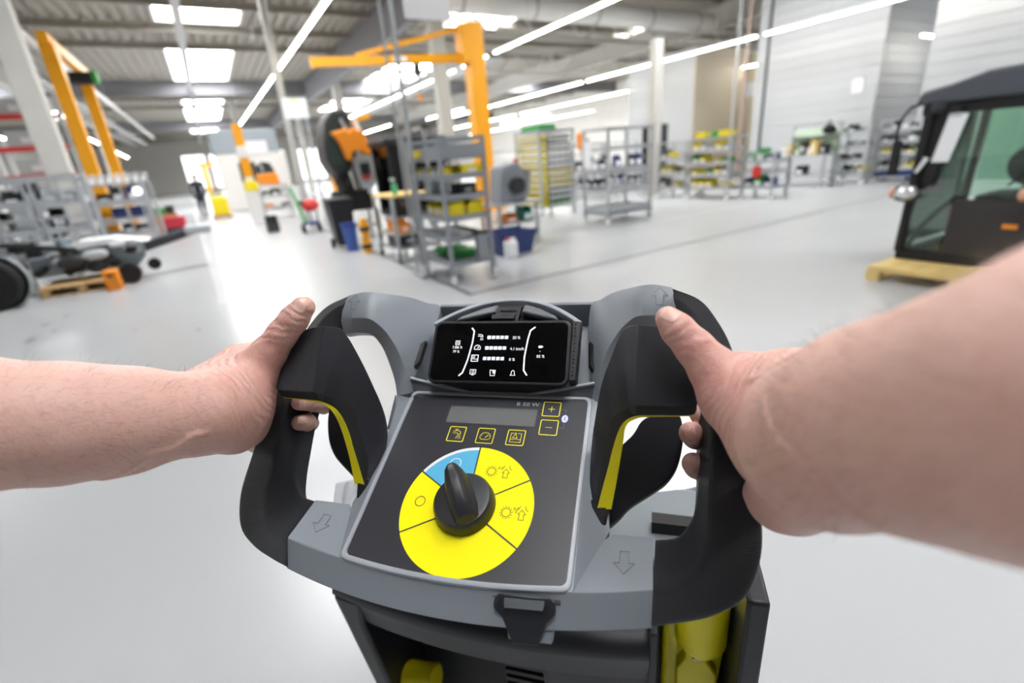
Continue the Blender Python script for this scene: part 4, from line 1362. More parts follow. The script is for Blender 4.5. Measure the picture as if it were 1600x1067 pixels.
def fan(nm, P):
    return P
def build_arm(chains, fan_c, wrist, veins, nails, hair_seed, nhair):
    ch = list(chains)
    D, lo, vox = sdf_arm(ch)
    # raised veins and tendons: thin tubes laid into the skin
    n = np.array(D.shape)
    def sample(p):
        q = np.clip(((np.array(p) - lo) / vox), 1, n - 3)
        i = q.astype(int); f = q - i
        v = 0
        for a in (0, 1):
            for b in (0, 1):
                for c in (0, 1):
                    v += D[i[0] + a, i[1] + b, i[2] + c] * (f[0] if a else 1 - f[0]) * (f[1] if b else 1 - f[1]) * (f[2] if c else 1 - f[2])
        return float(v)
    def onskin(p, h=0.0):
        p = np.array(p, float)
        for _ in range(12):
            g = np.array([sample(p + e) - sample(p - e) for e in np.eye(3) * 2.0])
            g /= max(1e-6, np.linalg.norm(g))
            p = p - g * (sample(p) - h)
        return p
    vs = []
    for v in veins:
        pts = []
        for p in catmull([Vector(q) for q in v], 5):
            pts.append(tuple(onskin(p, -0.9)) + (1.7,))
        vs.append(('vein', 3, pts))
    if vs:
        D, lo, vox = sdf_arm(ch + vs)
    V, F = surface_nets(D, lo, vox)
    T = V[F]
    if np.einsum('ij,ij->i', T[:, 0], np.cross(T[:, 1], T[:, 2])).sum() < 0:
        F = F[:, ::-1].copy()
    me = bpy.data.meshes.new('arm')
    me.vertices.add(len(V)); me.vertices.foreach_set('co', (V * 0.001).ravel())
    me.loops.add(F.size); me.loops.foreach_set('vertex_index', F.ravel().astype(np.int32))
    me.polygons.add(len(F))
    me.polygons.foreach_set('loop_start', np.arange(0, F.size, 4, dtype=np.int32))
    me.polygons.foreach_set('loop_total', np.full(len(F), 4, np.int32))
    me.update(calc_edges=True)
    me.polygons.foreach_set('use_smooth', [True] * len(F))
    dist = np.linalg.norm(V - np.array(fan_c), axis=1)
    dw = np.linalg.norm(V - np.array(wrist), axis=1)
    crease = np.exp(-((dist - 48) / 30) ** 2) * 0.55 + 0.25 * np.exp(-(dw / 45) ** 2)
    ruddy = 0.75 * np.exp(-(dist / 75) ** 2) + 0.25
    for nm, arr in (('arc', dist * 0.85), ('crease', np.clip(crease, 0, 1)), ('ruddy', ruddy)):
        at = me.attributes.new(nm, 'FLOAT', 'POINT')
        at.data.foreach_set('value', arr.astype(np.float32))
    me.materials.append(m_skin)
    o = bpy.data.objects.new('arm', me)
    COL.objects.link(o)
    o.parent = person
    o.matrix_local = PL
    bvh = BVHTree.FromPolygons([Vector(v) for v in V], F.tolist())
    # nails
    for c, axis, w, l in nails:
        c, axis = Vector(c), Vector(axis).normalized()
        view = (c - CAM_M).normalized()
        h0 = bvh.ray_cast(c - view * 60, view, 200)
        if h0[0] is not None:
            c = h0[0]
            n0 = h0[1] if h0[1].dot(view) < 0 else -h0[1]
            view = -(n0 * 0.85 - view * 0.15).normalized()
        side = view.cross(axis).normalized()
        up = side.cross(view).normalized()
        if up.dot(axis) < 0: up = -up
        G = 12
        top, bot = [], []
        vs_, fs_ = [], []
        for j in range(G + 1):
            for i in range(G + 1):
                u, v = -1 + 2 * i / G, -1 + 2 * j / G
                # square to rounded rectangle
                uu = u * sqrt(max(0, 1 - 0.36 * v * v)); vv = v * sqrt(max(0, 1 - 0.30 * u * u))
                p = c + side * (uu * w) + up * (vv * l)
                hit = bvh.ray_cast(p - view * 14, view, 40)
                rr = max(abs(u), abs(v))
                if hit[0] is None:
                    q = p
                else:
                    nn_ = hit[1] if hit[1].dot(view) < 0 else -hit[1]
                    q = hit[0] + nn_ * (0.7 if rr < 0.85 else (0.45 if rr < 0.95 else -0.35))
                vs_.append(q * 0.001)
        for j in range(G):
            for i in range(G):
                a = j * (G + 1) + i
                fs_.append((a, a + 1, a + G + 2, a + G + 1))
        nm = MB(); nm.v = [tuple(p) for p in vs_]; nm.f = fs_; nm.mi = [0] * len(fs_)
        no = nm.build('fingernail', m_nail, o, smooth=True, fix=True, angle=80)
    # hair on the forearm
    rng = random.Random(hair_seed)
    hb = MB()
    fo = [c for c in chains if c[0] == 'forearm'][0][2]
    made = 0
    polys = F
    while made < nhair:
        i = rng.randrange(len(V))
        p = Vector(V[i])
        # keep to the forearm
        t = (p - Vector(fo[0][:3])).dot((Vector(fo[-1][:3]) - Vector(fo[0][:3])).normalized())
        if t < 6: continue
        loc_, nrm, _, _ = bvh.find_nearest(p)
        if nrm is None or nrm.z < -0.35: continue
        along = (Vector(fo[0][:3]) - Vector(fo[-1][:3])).normalized()
        d = (along * rng.uniform(0.3, 1.0) + nrm * rng.uniform(0.25, 0.8) + Vector((rng.uniform(-.5, .5), rng.uniform(-.5, .5), rng.uniform(-.4, .4)))).normalized()
        ln = rng.uniform(6, 13)
        s_ = d.cross(nrm).normalized() * 0.055
        a, b_ = p, p + d * ln * 0.5 + nrm * 0.5
        c_ = p + d * ln * 0.95 - nrm * ln * 0.06
        k = len(hb.v)
        hb.v += [tuple(q * 0.001) for q in (a - s_, a + s_, b_ + s_, b_ - s_, c_)]
        hb.f += [(k, k + 1, k + 2, k + 3), (k + 3, k + 2, k + 4)]
        hb.mi += [0, 0]
        made += 1
    ho = hb.build('arm_hair', m_hair, o, fix=False)
    ho['kind'] = 'stuff'
    return o
build_arm(LEFT_ARM, (-192, 76, 99), (-220, 3, 118),
          [[(-241, -46, 143), (-227, -39, 144), (-225, -30, 138), (-214, -30, 133), (-209, -19, 128), (-208, -9, 122)], [(-247, -57, 149), (-234, -50, 136), (-220, -39, 126)]],
          [((-160, 110, 152), (0.497, 0.696, 0.518), 7.2, 8.8), ((-185, 66, 56), (-0.955, -0.273, 0.114), 5.5, 5.0), ((-185, 55, 44), (-0.910, -0.412, -0.05), 5.0, 6.0)], 3, 1500)
build_arm(RIGHT_ARM, (194, 67, 109), (249, -24, 164),
          [[(237, -34, 196), (243, -53, 204), (254, -62, 206)], [(225, 36, 139), (235, -6, 182), (249, -21, 205)]],
          [((174, 88, 154), (-0.725, 0.304, 0.619), 6.6, 8.0)], 5, 1500)
# ------------------------------------------------------------------ things standing in the hall
m_al = mat('aluminium_profile', '#b4b8bc', 0.4, 0.4)
m_gr = mat('grey_lacquer', '#8d9299', 0.5)
m_dk = mat('dark_lacquer', '#2b2d31', 0.5)
m_bk = mat('black_rubber', '#141416', 0.7)
m_ye = mat('yellow_bin', '#e9d417', 0.45, var=0.05)
m_or = mat('orange_lacquer', '#ee8f1c', 0.4, var=0.03)
m_am = mat('amber_crane_yellow', '#eea40c', 0.4, var=0.03)
m_bl = mat('blue_bin', '#24366f', 0.5)
m_gn = mat('green_bin', '#2ea04a', 0.5)
m_rd = mat('red_lacquer', '#c9302c', 0.45)
m_wood = mat('pallet_wood', '#c3a272', 0.75, var=0.12, scale=14)
m_woody = mat('fresh_pallet_wood', '#dcc07e', 0.7, var=0.08, scale=14)
m_pap = mat('white_paper', '#eceef2', 0.6, var=0.01)
m_teal = mat('teal_bin', '#2a8f86', 0.5)
m_wire = mat('wire_grey', '#9aa0a4', 0.4, 0.4)
m_cab = glass('cab_glass', '#dcf0e5', alpha=0.15)
m_dglass = glass('dark_cab_glass', '#4d5c56')
m_card = mat('cardboard', '#b98f5d', 0.8)
m_film = mat('grey_film', '#b7bdc0', 0.35, var=0.1, scale=12)

ORD = ['first', 'second', 'third', 'fourth', 'fifth', 'sixth', 'seventh', 'eighth']

def castor(parent, x, y, r=0.06):
    c = MB().bb((x - 0.02, y - 0.02, r * 1.2), (x + 0.02, y + 0.02, r * 2 + 0.04)).bb((x - 0.035, y - 0.035, r * 2), (x + 0.035, y + 0.035, r * 2 + 0.02)).build('castor', m_gr, parent)
    MB().rod((x - 0.018, y, r), (x + 0.018, y, r), r, 14).build('wheel', m_pap if r > 0.055 else m_bk, c)
    return c

def trolley(name, label, loc, w, d, h, shelves, rz=0, m=m_al, lip=0.05, post=0.045, cast=True, group=None, cat='trolley', back=False, wire=False, slats=0):
    t = thing(name, label, cat, loc, rz, group)
    z0 = 0.14 if cast else 0.0
    for x in (-w / 2, w / 2):
        for y in (-d / 2, d / 2):
            MB().bb((x - post / 2, y - post / 2, z0), (x + post / 2, y + post / 2, h)).build('post', m, t)
            if cast: castor(t, x, y)
    for z in shelves:
        s = MB().bb((-w / 2, -d / 2, z - 0.015), (w / 2, d / 2, z)).build('shelf', m, t)
        for yy in (-1, 1):
            MB().bb((-w / 2, yy * d / 2 - 0.01, z - 0.03), (w / 2, yy * d / 2 + 0.01, z + lip)).build('rail', m, s)
        for xx in (-1, 1):
            MB().bb((xx * w / 2 - 0.01, -d / 2, z - 0.03), (xx * w / 2 + 0.01, d / 2, z + lip)).build('rail', m, s)
    for yy in (-1, 1):
        MB().bb((-w / 2, yy * d / 2 - 0.015, h - 0.04), (w / 2, yy * d / 2 + 0.015, h)).build('top_rail', m, t)
    for xx in (-1, 1):
        MB().bb((xx * w / 2 - 0.015, -d / 2, h - 0.04), (xx * w / 2 + 0.015, d / 2, h)).build('top_rail', m, t)
    if back:
        MB().bb((-w / 2, d / 2 - 0.01, z0 + 0.1), (w / 2, d / 2, h)).build('back_panel', m, t)
    if wire:
        wb = MB()
        k = int(h / 0.09)
        for i in range(2, k):
            z = h * i / k
            wb.bar((-w / 2, -d / 2, z), (-w / 2, d / 2, z), 0.008, 0.008).bar((-w / 2, -d / 2, z), (w / 2, -d / 2, z), 0.008, 0.008)
        for i in range(1, 10):
            wb.bar((-w / 2, -d / 2 + d * i / 10, z0 + 0.1), (-w / 2, -d / 2 + d * i / 10, h), 0.006, 0.006)
        o = wb.build('wire_mesh', m_wire, t); o['kind'] = 'stuff'
    return t

def put(root, x, y, z):
    """world position of a point given in a thing's own frame"""
    r = root.rotation_euler[2]
    return (root.location[0] + x * cos(r) - y * sin(r), root.location[1] + x * sin(r) + y * cos(r), root.location[2] + z)

_proto = {}
def bin_(label, loc, size, m, rz=0, group=None, card=True, name='storage_bin', cat='bin'):
    """open-topped parts bin with a low sloping front and a card on it"""
    key_ = (round(size[0], 3), round(size[1], 3), round(size[2], 3), m.name, card)
    w, d, h = size
    if key_ not in _proto:
        b = MB()
        t = 0.006
        b.bb((-w / 2, -d / 2, 0), (w / 2, d / 2, t))
        b.bb((-w / 2, d / 2 - t, 0), (w / 2, d / 2, h))
        for s in (-1, 1):
            b.prism([(s * w / 2, -d / 2, 0), (s * w / 2, d / 2, 0), (s * w / 2, d / 2, h), (s * w / 2, -d * 0.2, h), (s * w / 2, -d / 2, h * 0.62)], (-s * t, 0, 0))
        b.bb((-w / 2, -d / 2, 0), (w / 2, -d / 2 + t, h * 0.62))
        body_me = b.build('tmp', m)
        me = body_me.data
        bpy.data.objects.remove(body_me)
        cm = None
        if card:
            c = MB().bb((-w * 0.34, -d / 2 - 0.004, h * 0.12), (w * 0.34, -d / 2, h * 0.5)).build('tmp', m_pap)
            cm = c.data; bpy.data.objects.remove(c)
        fill = MB().bb((-w / 2 + t, -d / 2 + t, t), (w / 2 - t, d / 2 - t, h * 0.45)).build('tmp', m_gr)
        fm = fill.data; bpy.data.objects.remove(fill)
        _proto[key_] = (me, cm, fm)
    me, cm, fm = _proto[key_]
    o = link_mesh(name, me, None, None, loc, rz)
    tag(o, label, cat, group)
    if cm: link_mesh('label_card', cm, None, o)
    link_mesh('contents', fm, None, o)
    return o

def box_(label, loc, size, m, rz=0, group=None, name='carton', cat='box', flaps=True):
    w, d, h = size
    b = MB().bb((-w / 2, -d / 2, 0), (w / 2, d / 2, h)).build(name, m, bevel=0.006, loc=loc, rz=rz)
    tag(b, label, cat, group)
    if flaps:
        MB().bb((-w / 2 - 0.003, -d / 2 - 0.003, h * 0.8), (w / 2 + 0.003, d / 2 + 0.003, h * 1.0)).build('lid', m, b)
        MB().bb((-w * 0.2, -d / 2 - 0.006, h * 0.25), (w * 0.2, -d / 2 - 0.002, h * 0.6)).build('label_card', m_pap, b)
    return b

# ---- nearest cart with its totes
cart = trolley('shelf_cart', 'nearest grey wheeled shelf cart with six tray shelves, standing on the floor line corner', (2.58, 5.93, 0), 0.56, 1.02, 1.68, [0.24, 0.54, 0.78, 1.02, 1.25], m=m_gr, lip=0.035, cat='cart')
MB().bb((-0.30, -0.52, 1.44), (0.30, 0.52, 1.46)).build('top_tray', m_gr, cart)
MB().bb((-0.30, -0.53, 1.46), (-0.29, 0.53, 1.60)).bb((-0.30, -0.535, 1.46), (0.30, -0.525, 1.60)).build('tray_wall', m_gr, cart)
MB().bb((-0.305, 0.0, 1.49), (-0.301, 0.30, 1.57)).build('notice_plate', m_ye, cart)
for i, (x, y) in enumerate([(-0.12, -0.36), (-0.12, -0.12), (-0.12, 0.12), (0.13, -0.36), (0.13, -0.12)]):
    bin_(['yellow tote at the near corner of the cart shelf at waist height', 'yellow tote second from the near corner on the cart waist shelf', 'yellow tote third from the near corner on the cart waist shelf', 'yellow tote on the right edge of the cart waist shelf', 'yellow tote behind the right edge tote on the cart waist shelf'][i],
         put(cart, x, y, 0.795), (0.21, 0.21, 0.17), m_ye, rz=-pi / 2, group='yellow totes on the nearest cart', name='tote')
for i, (x, y) in enumerate([(0.12, -0.40), (0.12, -0.12)]):
    box_(['long yellow carton on the upper shelf of the nearest cart, near end', 'long yellow carton on the upper shelf of the nearest cart, farther in'][i], put(cart, x, y + 0.03, 1.265), (0.26, 0.24, 0.11), m_ye, group='yellow cartons on the nearest cart')
for i in range(5):
    bin_('narrow %s bin, %s from the near end on the upper left cart shelf' % ('white' if i % 2 else 'yellow', ORD[i]), put(cart, -0.18, -0.36 + i * 0.17, 1.265), (0.11, 0.15, 0.10), m_pap if i % 2 else m_ye, rz=-pi / 2, group='narrow bins on the nearest cart')
box_('grey case on the chest-high shelf of the nearest cart', put(cart, -0.1, 0.15, 1.03), (0.2, 0.25, 0.18), m_film)
box_('dark case on the right of the chest-high shelf of the nearest cart', put(cart, 0.12, -0.2, 1.03), (0.22, 0.3, 0.13), m_dk)
for i in range(2):
    box_(['green tray on the lowest cart shelf, nearer one', 'green tray on the lowest cart shelf, rear one'][i], put(cart, 0.05, -0.1 + i * 0.35, 0.26), (0.36, 0.28, 0.08), m_gn, flaps=False, name='tray')
hb_ = thing('hanging_bin', 'slate grey bin hooked on the right side of the nearest cart', 'bin', put(cart, 0.10, -0.60, 0.28))
MB().prism([(-0.07, -0.05, 0), (0.07, -0.05, 0), (0.07, 0.05, 0), (-0.07, 0.05, 0)], (0, 0, 0.32)).build('bin_body', m_gr, hb_, bevel=0.01)
MB().bb((-0.08, -0.06, 0.30), (0.08, 0.07, 0.33)).build('rim', m_dk, hb_)

# ---- work stand behind the cart, bins and bottles beside it
bench = thing('work_bench', 'wheeled work bench with a pale wooden top behind the nearest cart', 'bench', (2.62, 7.9, 0))
MB().bb((-0.36, -0.52, 0.97), (0.36, 0.52, 1.01)).build('bench_top', m_woody, bench, bevel=0.005)
for x in (-0.33, 0.33):
    for y in (-0.49, 0.49):
        MB().bb((x - 0.025, y - 0.025, 0.12), (x + 0.025, y + 0.025, 0.97)).build('leg', m_al, bench)
        castor(bench, x, y, 0.055)
MB().bb((-0.33, -0.49, 0.40), (0.33, 0.49, 0.42)).build('shelf', m_al, bench)
MB().bb((-0.33, -0.49, 0.18), (0.33, 0.49, 0.2)).build('shelf', m_al, bench)
for s in (-0.49, 0.49):
    MB().bb((0.30, s - 0.02, 1.01), (0.34, s + 0.02, 1.95)).build('upright', m_al, bench)
MB().bb((0.30, -0.51, 1.90), (0.34, 0.51, 1.95)).build('cross_rail', m_al, bench)
for i in range(3):
    box_('small orange carton, %s from the near end, on the wooden topped bench shelf' % ORD[i], (2.45 + 0.02 * i, 7.55 + 0.28 * i, 0.425), (0.2, 0.2, 0.16 + 0.03 * (i % 2)), m_or, group='orange cartons on the bench shelf')
box_('black case low on the wooden topped bench', (2.6, 8.0, 0.205), (0.4, 0.6, 0.15), m_dk)
sp = thing('spray_bottle', 'green spray bottle standing on the wooden bench top', 'bottle', (2.42, 7.6, 1.012))
MB().lathe([(0, 0), (0.045, 0), (0.045, 0.13), (0.018, 0.18), (0.018, 0.20)], 14).build('bottle_body', mat('spray_green', '#58b98c', 0.4), sp, smooth=True)
MB().bb((-0.05, -0.012, 0.20), (0.02, 0.012, 0.24)).build('nozzle', m_pap, sp)
wb_ = thing('wheelie_bin', 'black wheelie bin beside the tilted orange machine', 'bin', (2.02, 9.95, 0))
MB().loft([[(-0.16, -0.18, 0.06), (0.16, -0.18, 0.06), (0.16, 0.16, 0.06), (-0.16, 0.16, 0.06)], [(-0.23, -0.26, 0.88), (0.23, -0.26, 0.88), (0.23, 0.24, 0.88), (-0.23, 0.24, 0.88)]]).build('bin_body', m_dk, wb_, bevel=0.02)
MB().prism([(-0.25, -0.28, 0.88), (0.25, -0.28, 0.88), (0.25, 0.26, 0.90), (-0.25, 0.26, 0.90)], (0, 0, 0.05)).build('bin_lid', m_dk, wb_, bevel=0.015)
for s in (-1, 1):
    MB().rod((s * 0.17, 0.18, 0.09), (s * 0.22, 0.18, 0.09), 0.09, 16).build('wheel', m_bk, wb_)
MB().rod((-0.2, 0.29, 0.86), (0.2, 0.29, 0.86), 0.015, 8).build('handle', m_bk, wb_)
bb_ = thing('waste_bin', 'blue open waste bin in front of the black wheelie bin', 'bin', (2.02, 9.38, 0))
MB().lathe([(0, 0), (0.10, 0), (0.14, 0.48), (0.15, 0.48), (0.15, 0.51), (0.13, 0.51), (0.095, 0.02), (0, 0.02)], 18).build('bin_body', mat('blue_waste_bin', '#3b5fb0', 0.45), bb_, smooth=True)
MB().lathe([(0.15, 0.47), (0.162, 0.47), (0.162, 0.50), (0.15, 0.50)], 18).build('rim', m_bl, bb_)
for i in range(2):
    c_ = thing('canister', ['yellow canister standing upright on the floor next to the blue bin', 'yellow canister stacked on another next to the blue bin'][i], 'canister', (2.17, 8.85, 0.0 + 0.302 * i))
    MB().lathe([(0, 0), (0.085, 0), (0.085, 0.22), (0.06, 0.26), (0.06, 0.30), (0, 0.30)], 16).build('canister_body', m_am, c_, smooth=True)
    MB().lathe([(0.087, 0.08), (0.087, 0.16)], 16).build('label_band', m_dk, c_)

# ---- tilted orange sweeper on its stand
sw = thing('sweeper_machine', 'small sweeper with a dark rounded cab and orange rear hood, parked tall behind the bench', 'machine', (2.55, 10.75, 0))
prof = [(-0.36, 1.35), (-0.47, 1.62), (-0.47, 1.95), (-0.38, 2.30), (-0.22, 2.50), (0.04, 2.52), (0.12, 2.36), (0.12, 1.7), (-0.1, 1.35)]
MB().prism([(x, -0.35, z) for x, z in prof], (0, 0.9, 0)).build('cab_shell', m_dk, sw, bevel=0.05, seg=3)
MB().prism([(x * 0.75 - 0.05, -0.36, 1.9 + (z - 1.9) * 0.75) for x, z in prof], (0, 0.006, 0)).build('cab_window', mat('cab_window_glass', '#33423d', 0.08, coat=0.5), sw)
MB().prism([(-0.34, -0.38, 2.10), (-0.04, -0.38, 2.16), (0.0, -0.38, 2.08), (0.05, -0.38, 2.17), (0.28, -0.38, 2.08), (0.38, -0.38, 1.66), (0.22, -0.38, 1.67), (0.17, -0.38, 1.75), (0.0, -0.38, 1.74), (-0.05, -0.38, 1.58), (-0.13, -0.38, 1.60), (-0.22, -0.38, 1.92)], (0, -0.16, 0)).build('rear_hood', m_or, sw, bevel=0.025, seg=3)
MB().rod((-0.10, -0.40, 2.34), (0.0, -0.42, 2.06), 0.03, 8).build('exhaust_pipe', m_al, sw)
MB().rod((0.14, -0.40, 2.36), (0.26, -0.42, 1.98), 0.045, 8).build('cab_strut', m_pap, sw)
MB().prism([(0.0, -0.40, 1.62), (0.36, -0.40, 1.60), (0.40, -0.40, 1.10), (0.10, -0.40, 1.02)], (0, 0.6, 0)).build('hopper', m_film, sw, bevel=0.03)
MB().bb((0.12, -0.42, 1.30), (0.30, -0.40, 1.52)).build('grille', m_dk, sw)
MB().bb((0.12, -0.42, 1.22), (0.30, -0.40, 1.29)).build('tail_lamp', m_rd, sw)
MB().bar((0.36, -0.5, 1.30), (0.18, -0.5, 0.95), 0.1, 0.05).build('chute', m_al, sw)
MB().bb((-0.30, -0.3, 0.62), (0.30, 0.5, 1.02)).build('chassis', m_bk, sw, bevel=0.03)
MB().prism([(-0.34, -0.32, 1.40), (-0.10, -0.32, 1.40), (-0.02, -0.32, 1.0), (-0.22, -0.32, 1.0)], (0, 0.7, 0)).build('seat_bracket', m_bk, sw, bevel=0.03)
MB().tube([(-0.3, -0.36, 1.35), (-0.36, -0.38, 1.2), (-0.25, -0.4, 1.1), (-0.1, -0.4, 1.25)], 0.03, 8).build('hose', m_bk, sw, smooth=True)
for x in (-0.36, 0.36):
    for y in (-0.25, 0.45):
        MB().bb((x - 0.03, y - 0.03, 0), (x + 0.03, y + 0.03, 0.64)).build('stand_leg', m_al, sw)
MB().bb((-0.4, -0.3, 0.28), (0.4, 0.5, 0.31)).build('stand_shelf', m_al, sw)
for s in (-1, 1):
    MB().rod((s * 0.31, 0.2, 0.82), (s * 0.39, 0.2, 0.82), 0.20, 20).build('wheel', m_bk, sw)

# ---- dark glazed cab in the middle distance
def glazed_cab(name, label, loc, w, d, h, roofm, rz=0):
    t = thing(name, label, 'vehicle cab', loc, rz)
    for x in (-w / 2, w / 2):
        for y in (-d / 2, d / 2):
            MB().bb((x - 0.035, y - 0.035, 0), (x + 0.035, y + 0.035, h - 0.1)).build('pillar', m_bk, t)
    MB().bb((-w / 2 - 0.08, -d / 2 - 0.08, h - 0.12), (w / 2 + 0.08, d / 2 + 0.08, h)).build('roof', roofm, t, bevel=0.04, seg=3)
    MB().bb((-w / 2, -d / 2, 0), (w / 2, d / 2, 0.12)).build('base_frame', m_bk, t)
    for x in (-w / 2, w / 2):
        MB().bb((x - 0.004, -d / 2 + 0.03, 0.12), (x + 0.004, d / 2 - 0.03, h - 0.12)).build('window_pane', m_dglass, t)
    for y in (-d / 2, d / 2):
        MB().bb((-w / 2 + 0.03, y - 0.004, 0.12), (w / 2 - 0.03, y + 0.004, h - 0.12)).build('window_pane', m_dglass, t)
    MB().bb((-0.22, -0.1, 0.12), (0.22, 0.3, 0.5)).bb((-0.22, 0.25, 0.5), (0.22, 0.35, 0.95)).build('seat', m_bk, t, bevel=0.04)
    return t
gc = glazed_cab('driver_cab', 'dark glazed driver cab on a low frame behind the wheeled bench', (3.32, 9.3, 0.55), 1.0, 0.9, 1.33, m_dk)
st = thing('cab_stand', 'grey steel stand carrying the dark glazed driver cab', 'stand', (3.32, 9.3, 0))
for x in (-0.45, 0.45):
    for y in (-0.4, 0.4):
        MB().bb((x - 0.03, y - 0.03, 0), (x + 0.03, y + 0.03, 0.51)).build('leg', m_al, st)
MB().bb((-0.5, -0.45, 0.51), (0.5, 0.45, 0.55)).build('deck', m_al, st)

# ---- grey drive unit right of the cart, on a blue tub dolly
du_ = thing('drive_unit', 'grey engine unit with a red cap behind the right side of the nearest cart', 'engine', (4.25, 7.3, 0.72))
MB().prism([(-0.25, -0.2, 0), (0.25, -0.2, 0), (0.28, -0.2, 0.35), (0.12, -0.2, 0.62), (-0.2, -0.2, 0.55)], (0, 0.4, 0)).build('housing', m_gr, du_, bevel=0.03)
MB().rod((0.05, -0.3, 0.25), (0.05, -0.2, 0.25), 0.13, 18).build('pulley', m_dk, du_)
MB().rod((0.16, -0.05, 0.58), (0.16, -0.05, 0.66), 0.045, 12).build('filler_cap', m_rd, du_)
MB().rod((0.24, -0.15, 0.1), (0.30, -0.15, 0.45), 0.07, 14).build('filter', m_gr, du_)
dl = thing('dolly_table', 'low steel dolly table carrying the grey engine unit', 'table', (4.25, 7.3, 0))
MB().bb((-0.4, -0.35, 0.68), (0.4, 0.35, 0.718)).build('table_top', m_al, dl)
for x in (-0.36, 0.36):
    for y in (-0.3, 0.3):
        MB().bb((x - 0.025, y - 0.025, 0.0), (x + 0.025, y + 0.025, 0.68)).build('leg', m_al, dl)
MB().bb((-0.4, -0.35, 0.38), (0.4, 0.35, 0.40)).build('shelf', m_al, dl)
bin_('teal bin on the dolly table under the grey engine unit', (4.45, 7.15, 0.405), (0.2, 0.25, 0.22), m_teal)
bin_('orange bin on the dolly table under the grey engine unit', (4.12, 7.1, 0.405), (0.2, 0.2, 0.14), m_or)
tub = thing('blue_tub', 'blue plastic tub on the floor right of the nearest cart', 'tub', (3.85, 6.65, 0.0))
MB().loft([[(-0.26, -0.2, 0.0), (0.26, -0.2, 0.0), (0.26, 0.2, 0.0), (-0.26, 0.2, 0.0)], [(-0.34, -0.26, 0.34), (0.34, -0.26, 0.34), (0.34, 0.26, 0.34), (-0.34, 0.26, 0.34)], [(-0.30, -0.22, 0.34), (0.30, -0.22, 0.34), (0.30, 0.22, 0.34), (-0.30, 0.22, 0.34)], [(-0.24, -0.17, 0.06), (0.24, -0.17, 0.06), (0.24, 0.17, 0.06), (-0.24, 0.17, 0.06)]]).build('tub_body', m_bl, tub)
for s in (-1, 1):
    MB().bb((-0.36, s * 0.267 - 0.012, 0.32), (0.36, s * 0.267 + 0.012, 0.36)).build('rim', m_bl, tub)
jc = thing('jerrycan', 'white jerrycan standing before the blue tub', 'canister', (3.62, 6.25, 0))
MB().bb((-0.09, -0.07, 0), (0.09, 0.07, 0.26)).build('can_body', m_pap, jc, bevel=0.03, seg=3)
MB().rod((-0.05, 0, 0.26), (-0.05, 0, 0.31), 0.025, 10).build('cap', m_rd, jc)
MB().bb((-0.01, -0.015, 0.25), (0.08, 0.015, 0.30)).build('handle', m_pap, jc, bevel=0.008)

# ---- tall rack of small yellow bins
yr = trolley('bin_rack', 'tall narrow rack packed with rows of small yellow bins', (7.06, 10.25, 0), 0.95, 1.0, 1.92, [0.24], m=m_al, post=0.04, cat='rack', lip=0.005)
RORD = ORD + ['ninth', 'tenth', 'eleventh']
rowz = [0.26 + 0.145 * i for i in range(11)]
for i, z in enumerate(rowz):
    if i:
        MB().bb((-0.46, -0.50, z - 0.012), (0.46, 0.50, z - 0.004)).build('shelf', m_al, yr)
    for k in range(7):
        bin_('small yellow bin, %s from left, %s row down, tall bin rack long side' % (ORD[6 - k], RORD[10 - i]), put(yr, -0.36, -0.405 + 0.135 * k, z), (0.122, 0.22, 0.105), m_ye, rz=-pi / 2, group='small bins on the left face of the tall bin rack')
    rm = (m_ye, m_gn, m_film)[(1 if i in (0,) else 0) if i in (0, 3, 4, 5) else 2]
    for k in range(4):
        bin_('%s bin, %s from left, %s row down, tall bin rack right face' % ({'yellow_bin': 'yellow', 'green_bin': 'green', 'grey_film': 'pale grey'}[rm.name], ORD[k], RORD[10 - i]),
             put(yr, -0.15 + 0.165 * k, -0.385, z), (0.15, 0.2, 0.11), rm, group={'yellow_bin': 'yellow bins on the right face of the tall bin rack', 'green_bin': 'green bins at the foot of the tall bin rack', 'grey_film': 'grey bins on the right face of the tall bin rack'}[rm.name])
MB().bb((-0.5, -0.55, 1.90), (0.5, 0.55, 1.925)).build('top_board', m_al, yr)
for k in range(2):
    box_(['green tray on top of the tall bin rack, nearer one', 'green tray on top of the tall bin rack, farther one'][k], put(yr, -0.2 + 0.1 * k, -0.25 + 0.5 * k, 1.93), (0.45, 0.42, 0.11), m_gn, flaps=False, name='tray')

# ---- empty trolley in the middle of the floor
tr_ = trolley('empty_trolley', 'empty silver wheeled trolley with five open shelves in the middle of the floor', (7.28, 7.95, 0), 1.15, 0.72, 1.80, [0.26, 0.62, 0.97, 1.42], m=m_al, post=0.05, lip=0.04)
for s in (-1, 1):
    MB().bar((s * 0.55, -0.36, 0.30), (s * 0.15, -0.36, 0.60), 0.02, 0.02).build('brace', m_al, tr_)
MB().bb((-0.6, -0.4, 0.16), (0.6, 0.4, 0.22)).build('base_frame', m_gr, tr_)
pc = thing('paper_sheet', 'white sheet hung on the left end of the empty silver trolley', 'paper', put(tr_, -0.62, 0.2, 1.1))
MB().bb((-0.004, -0.11, 0), (0, 0.11, 0.5)).build('sheet', m_pap, pc)
MB().bb((-0.008, -0.03, 0.48), (0.03, 0.03, 0.52)).build('clip', m_dk, pc)

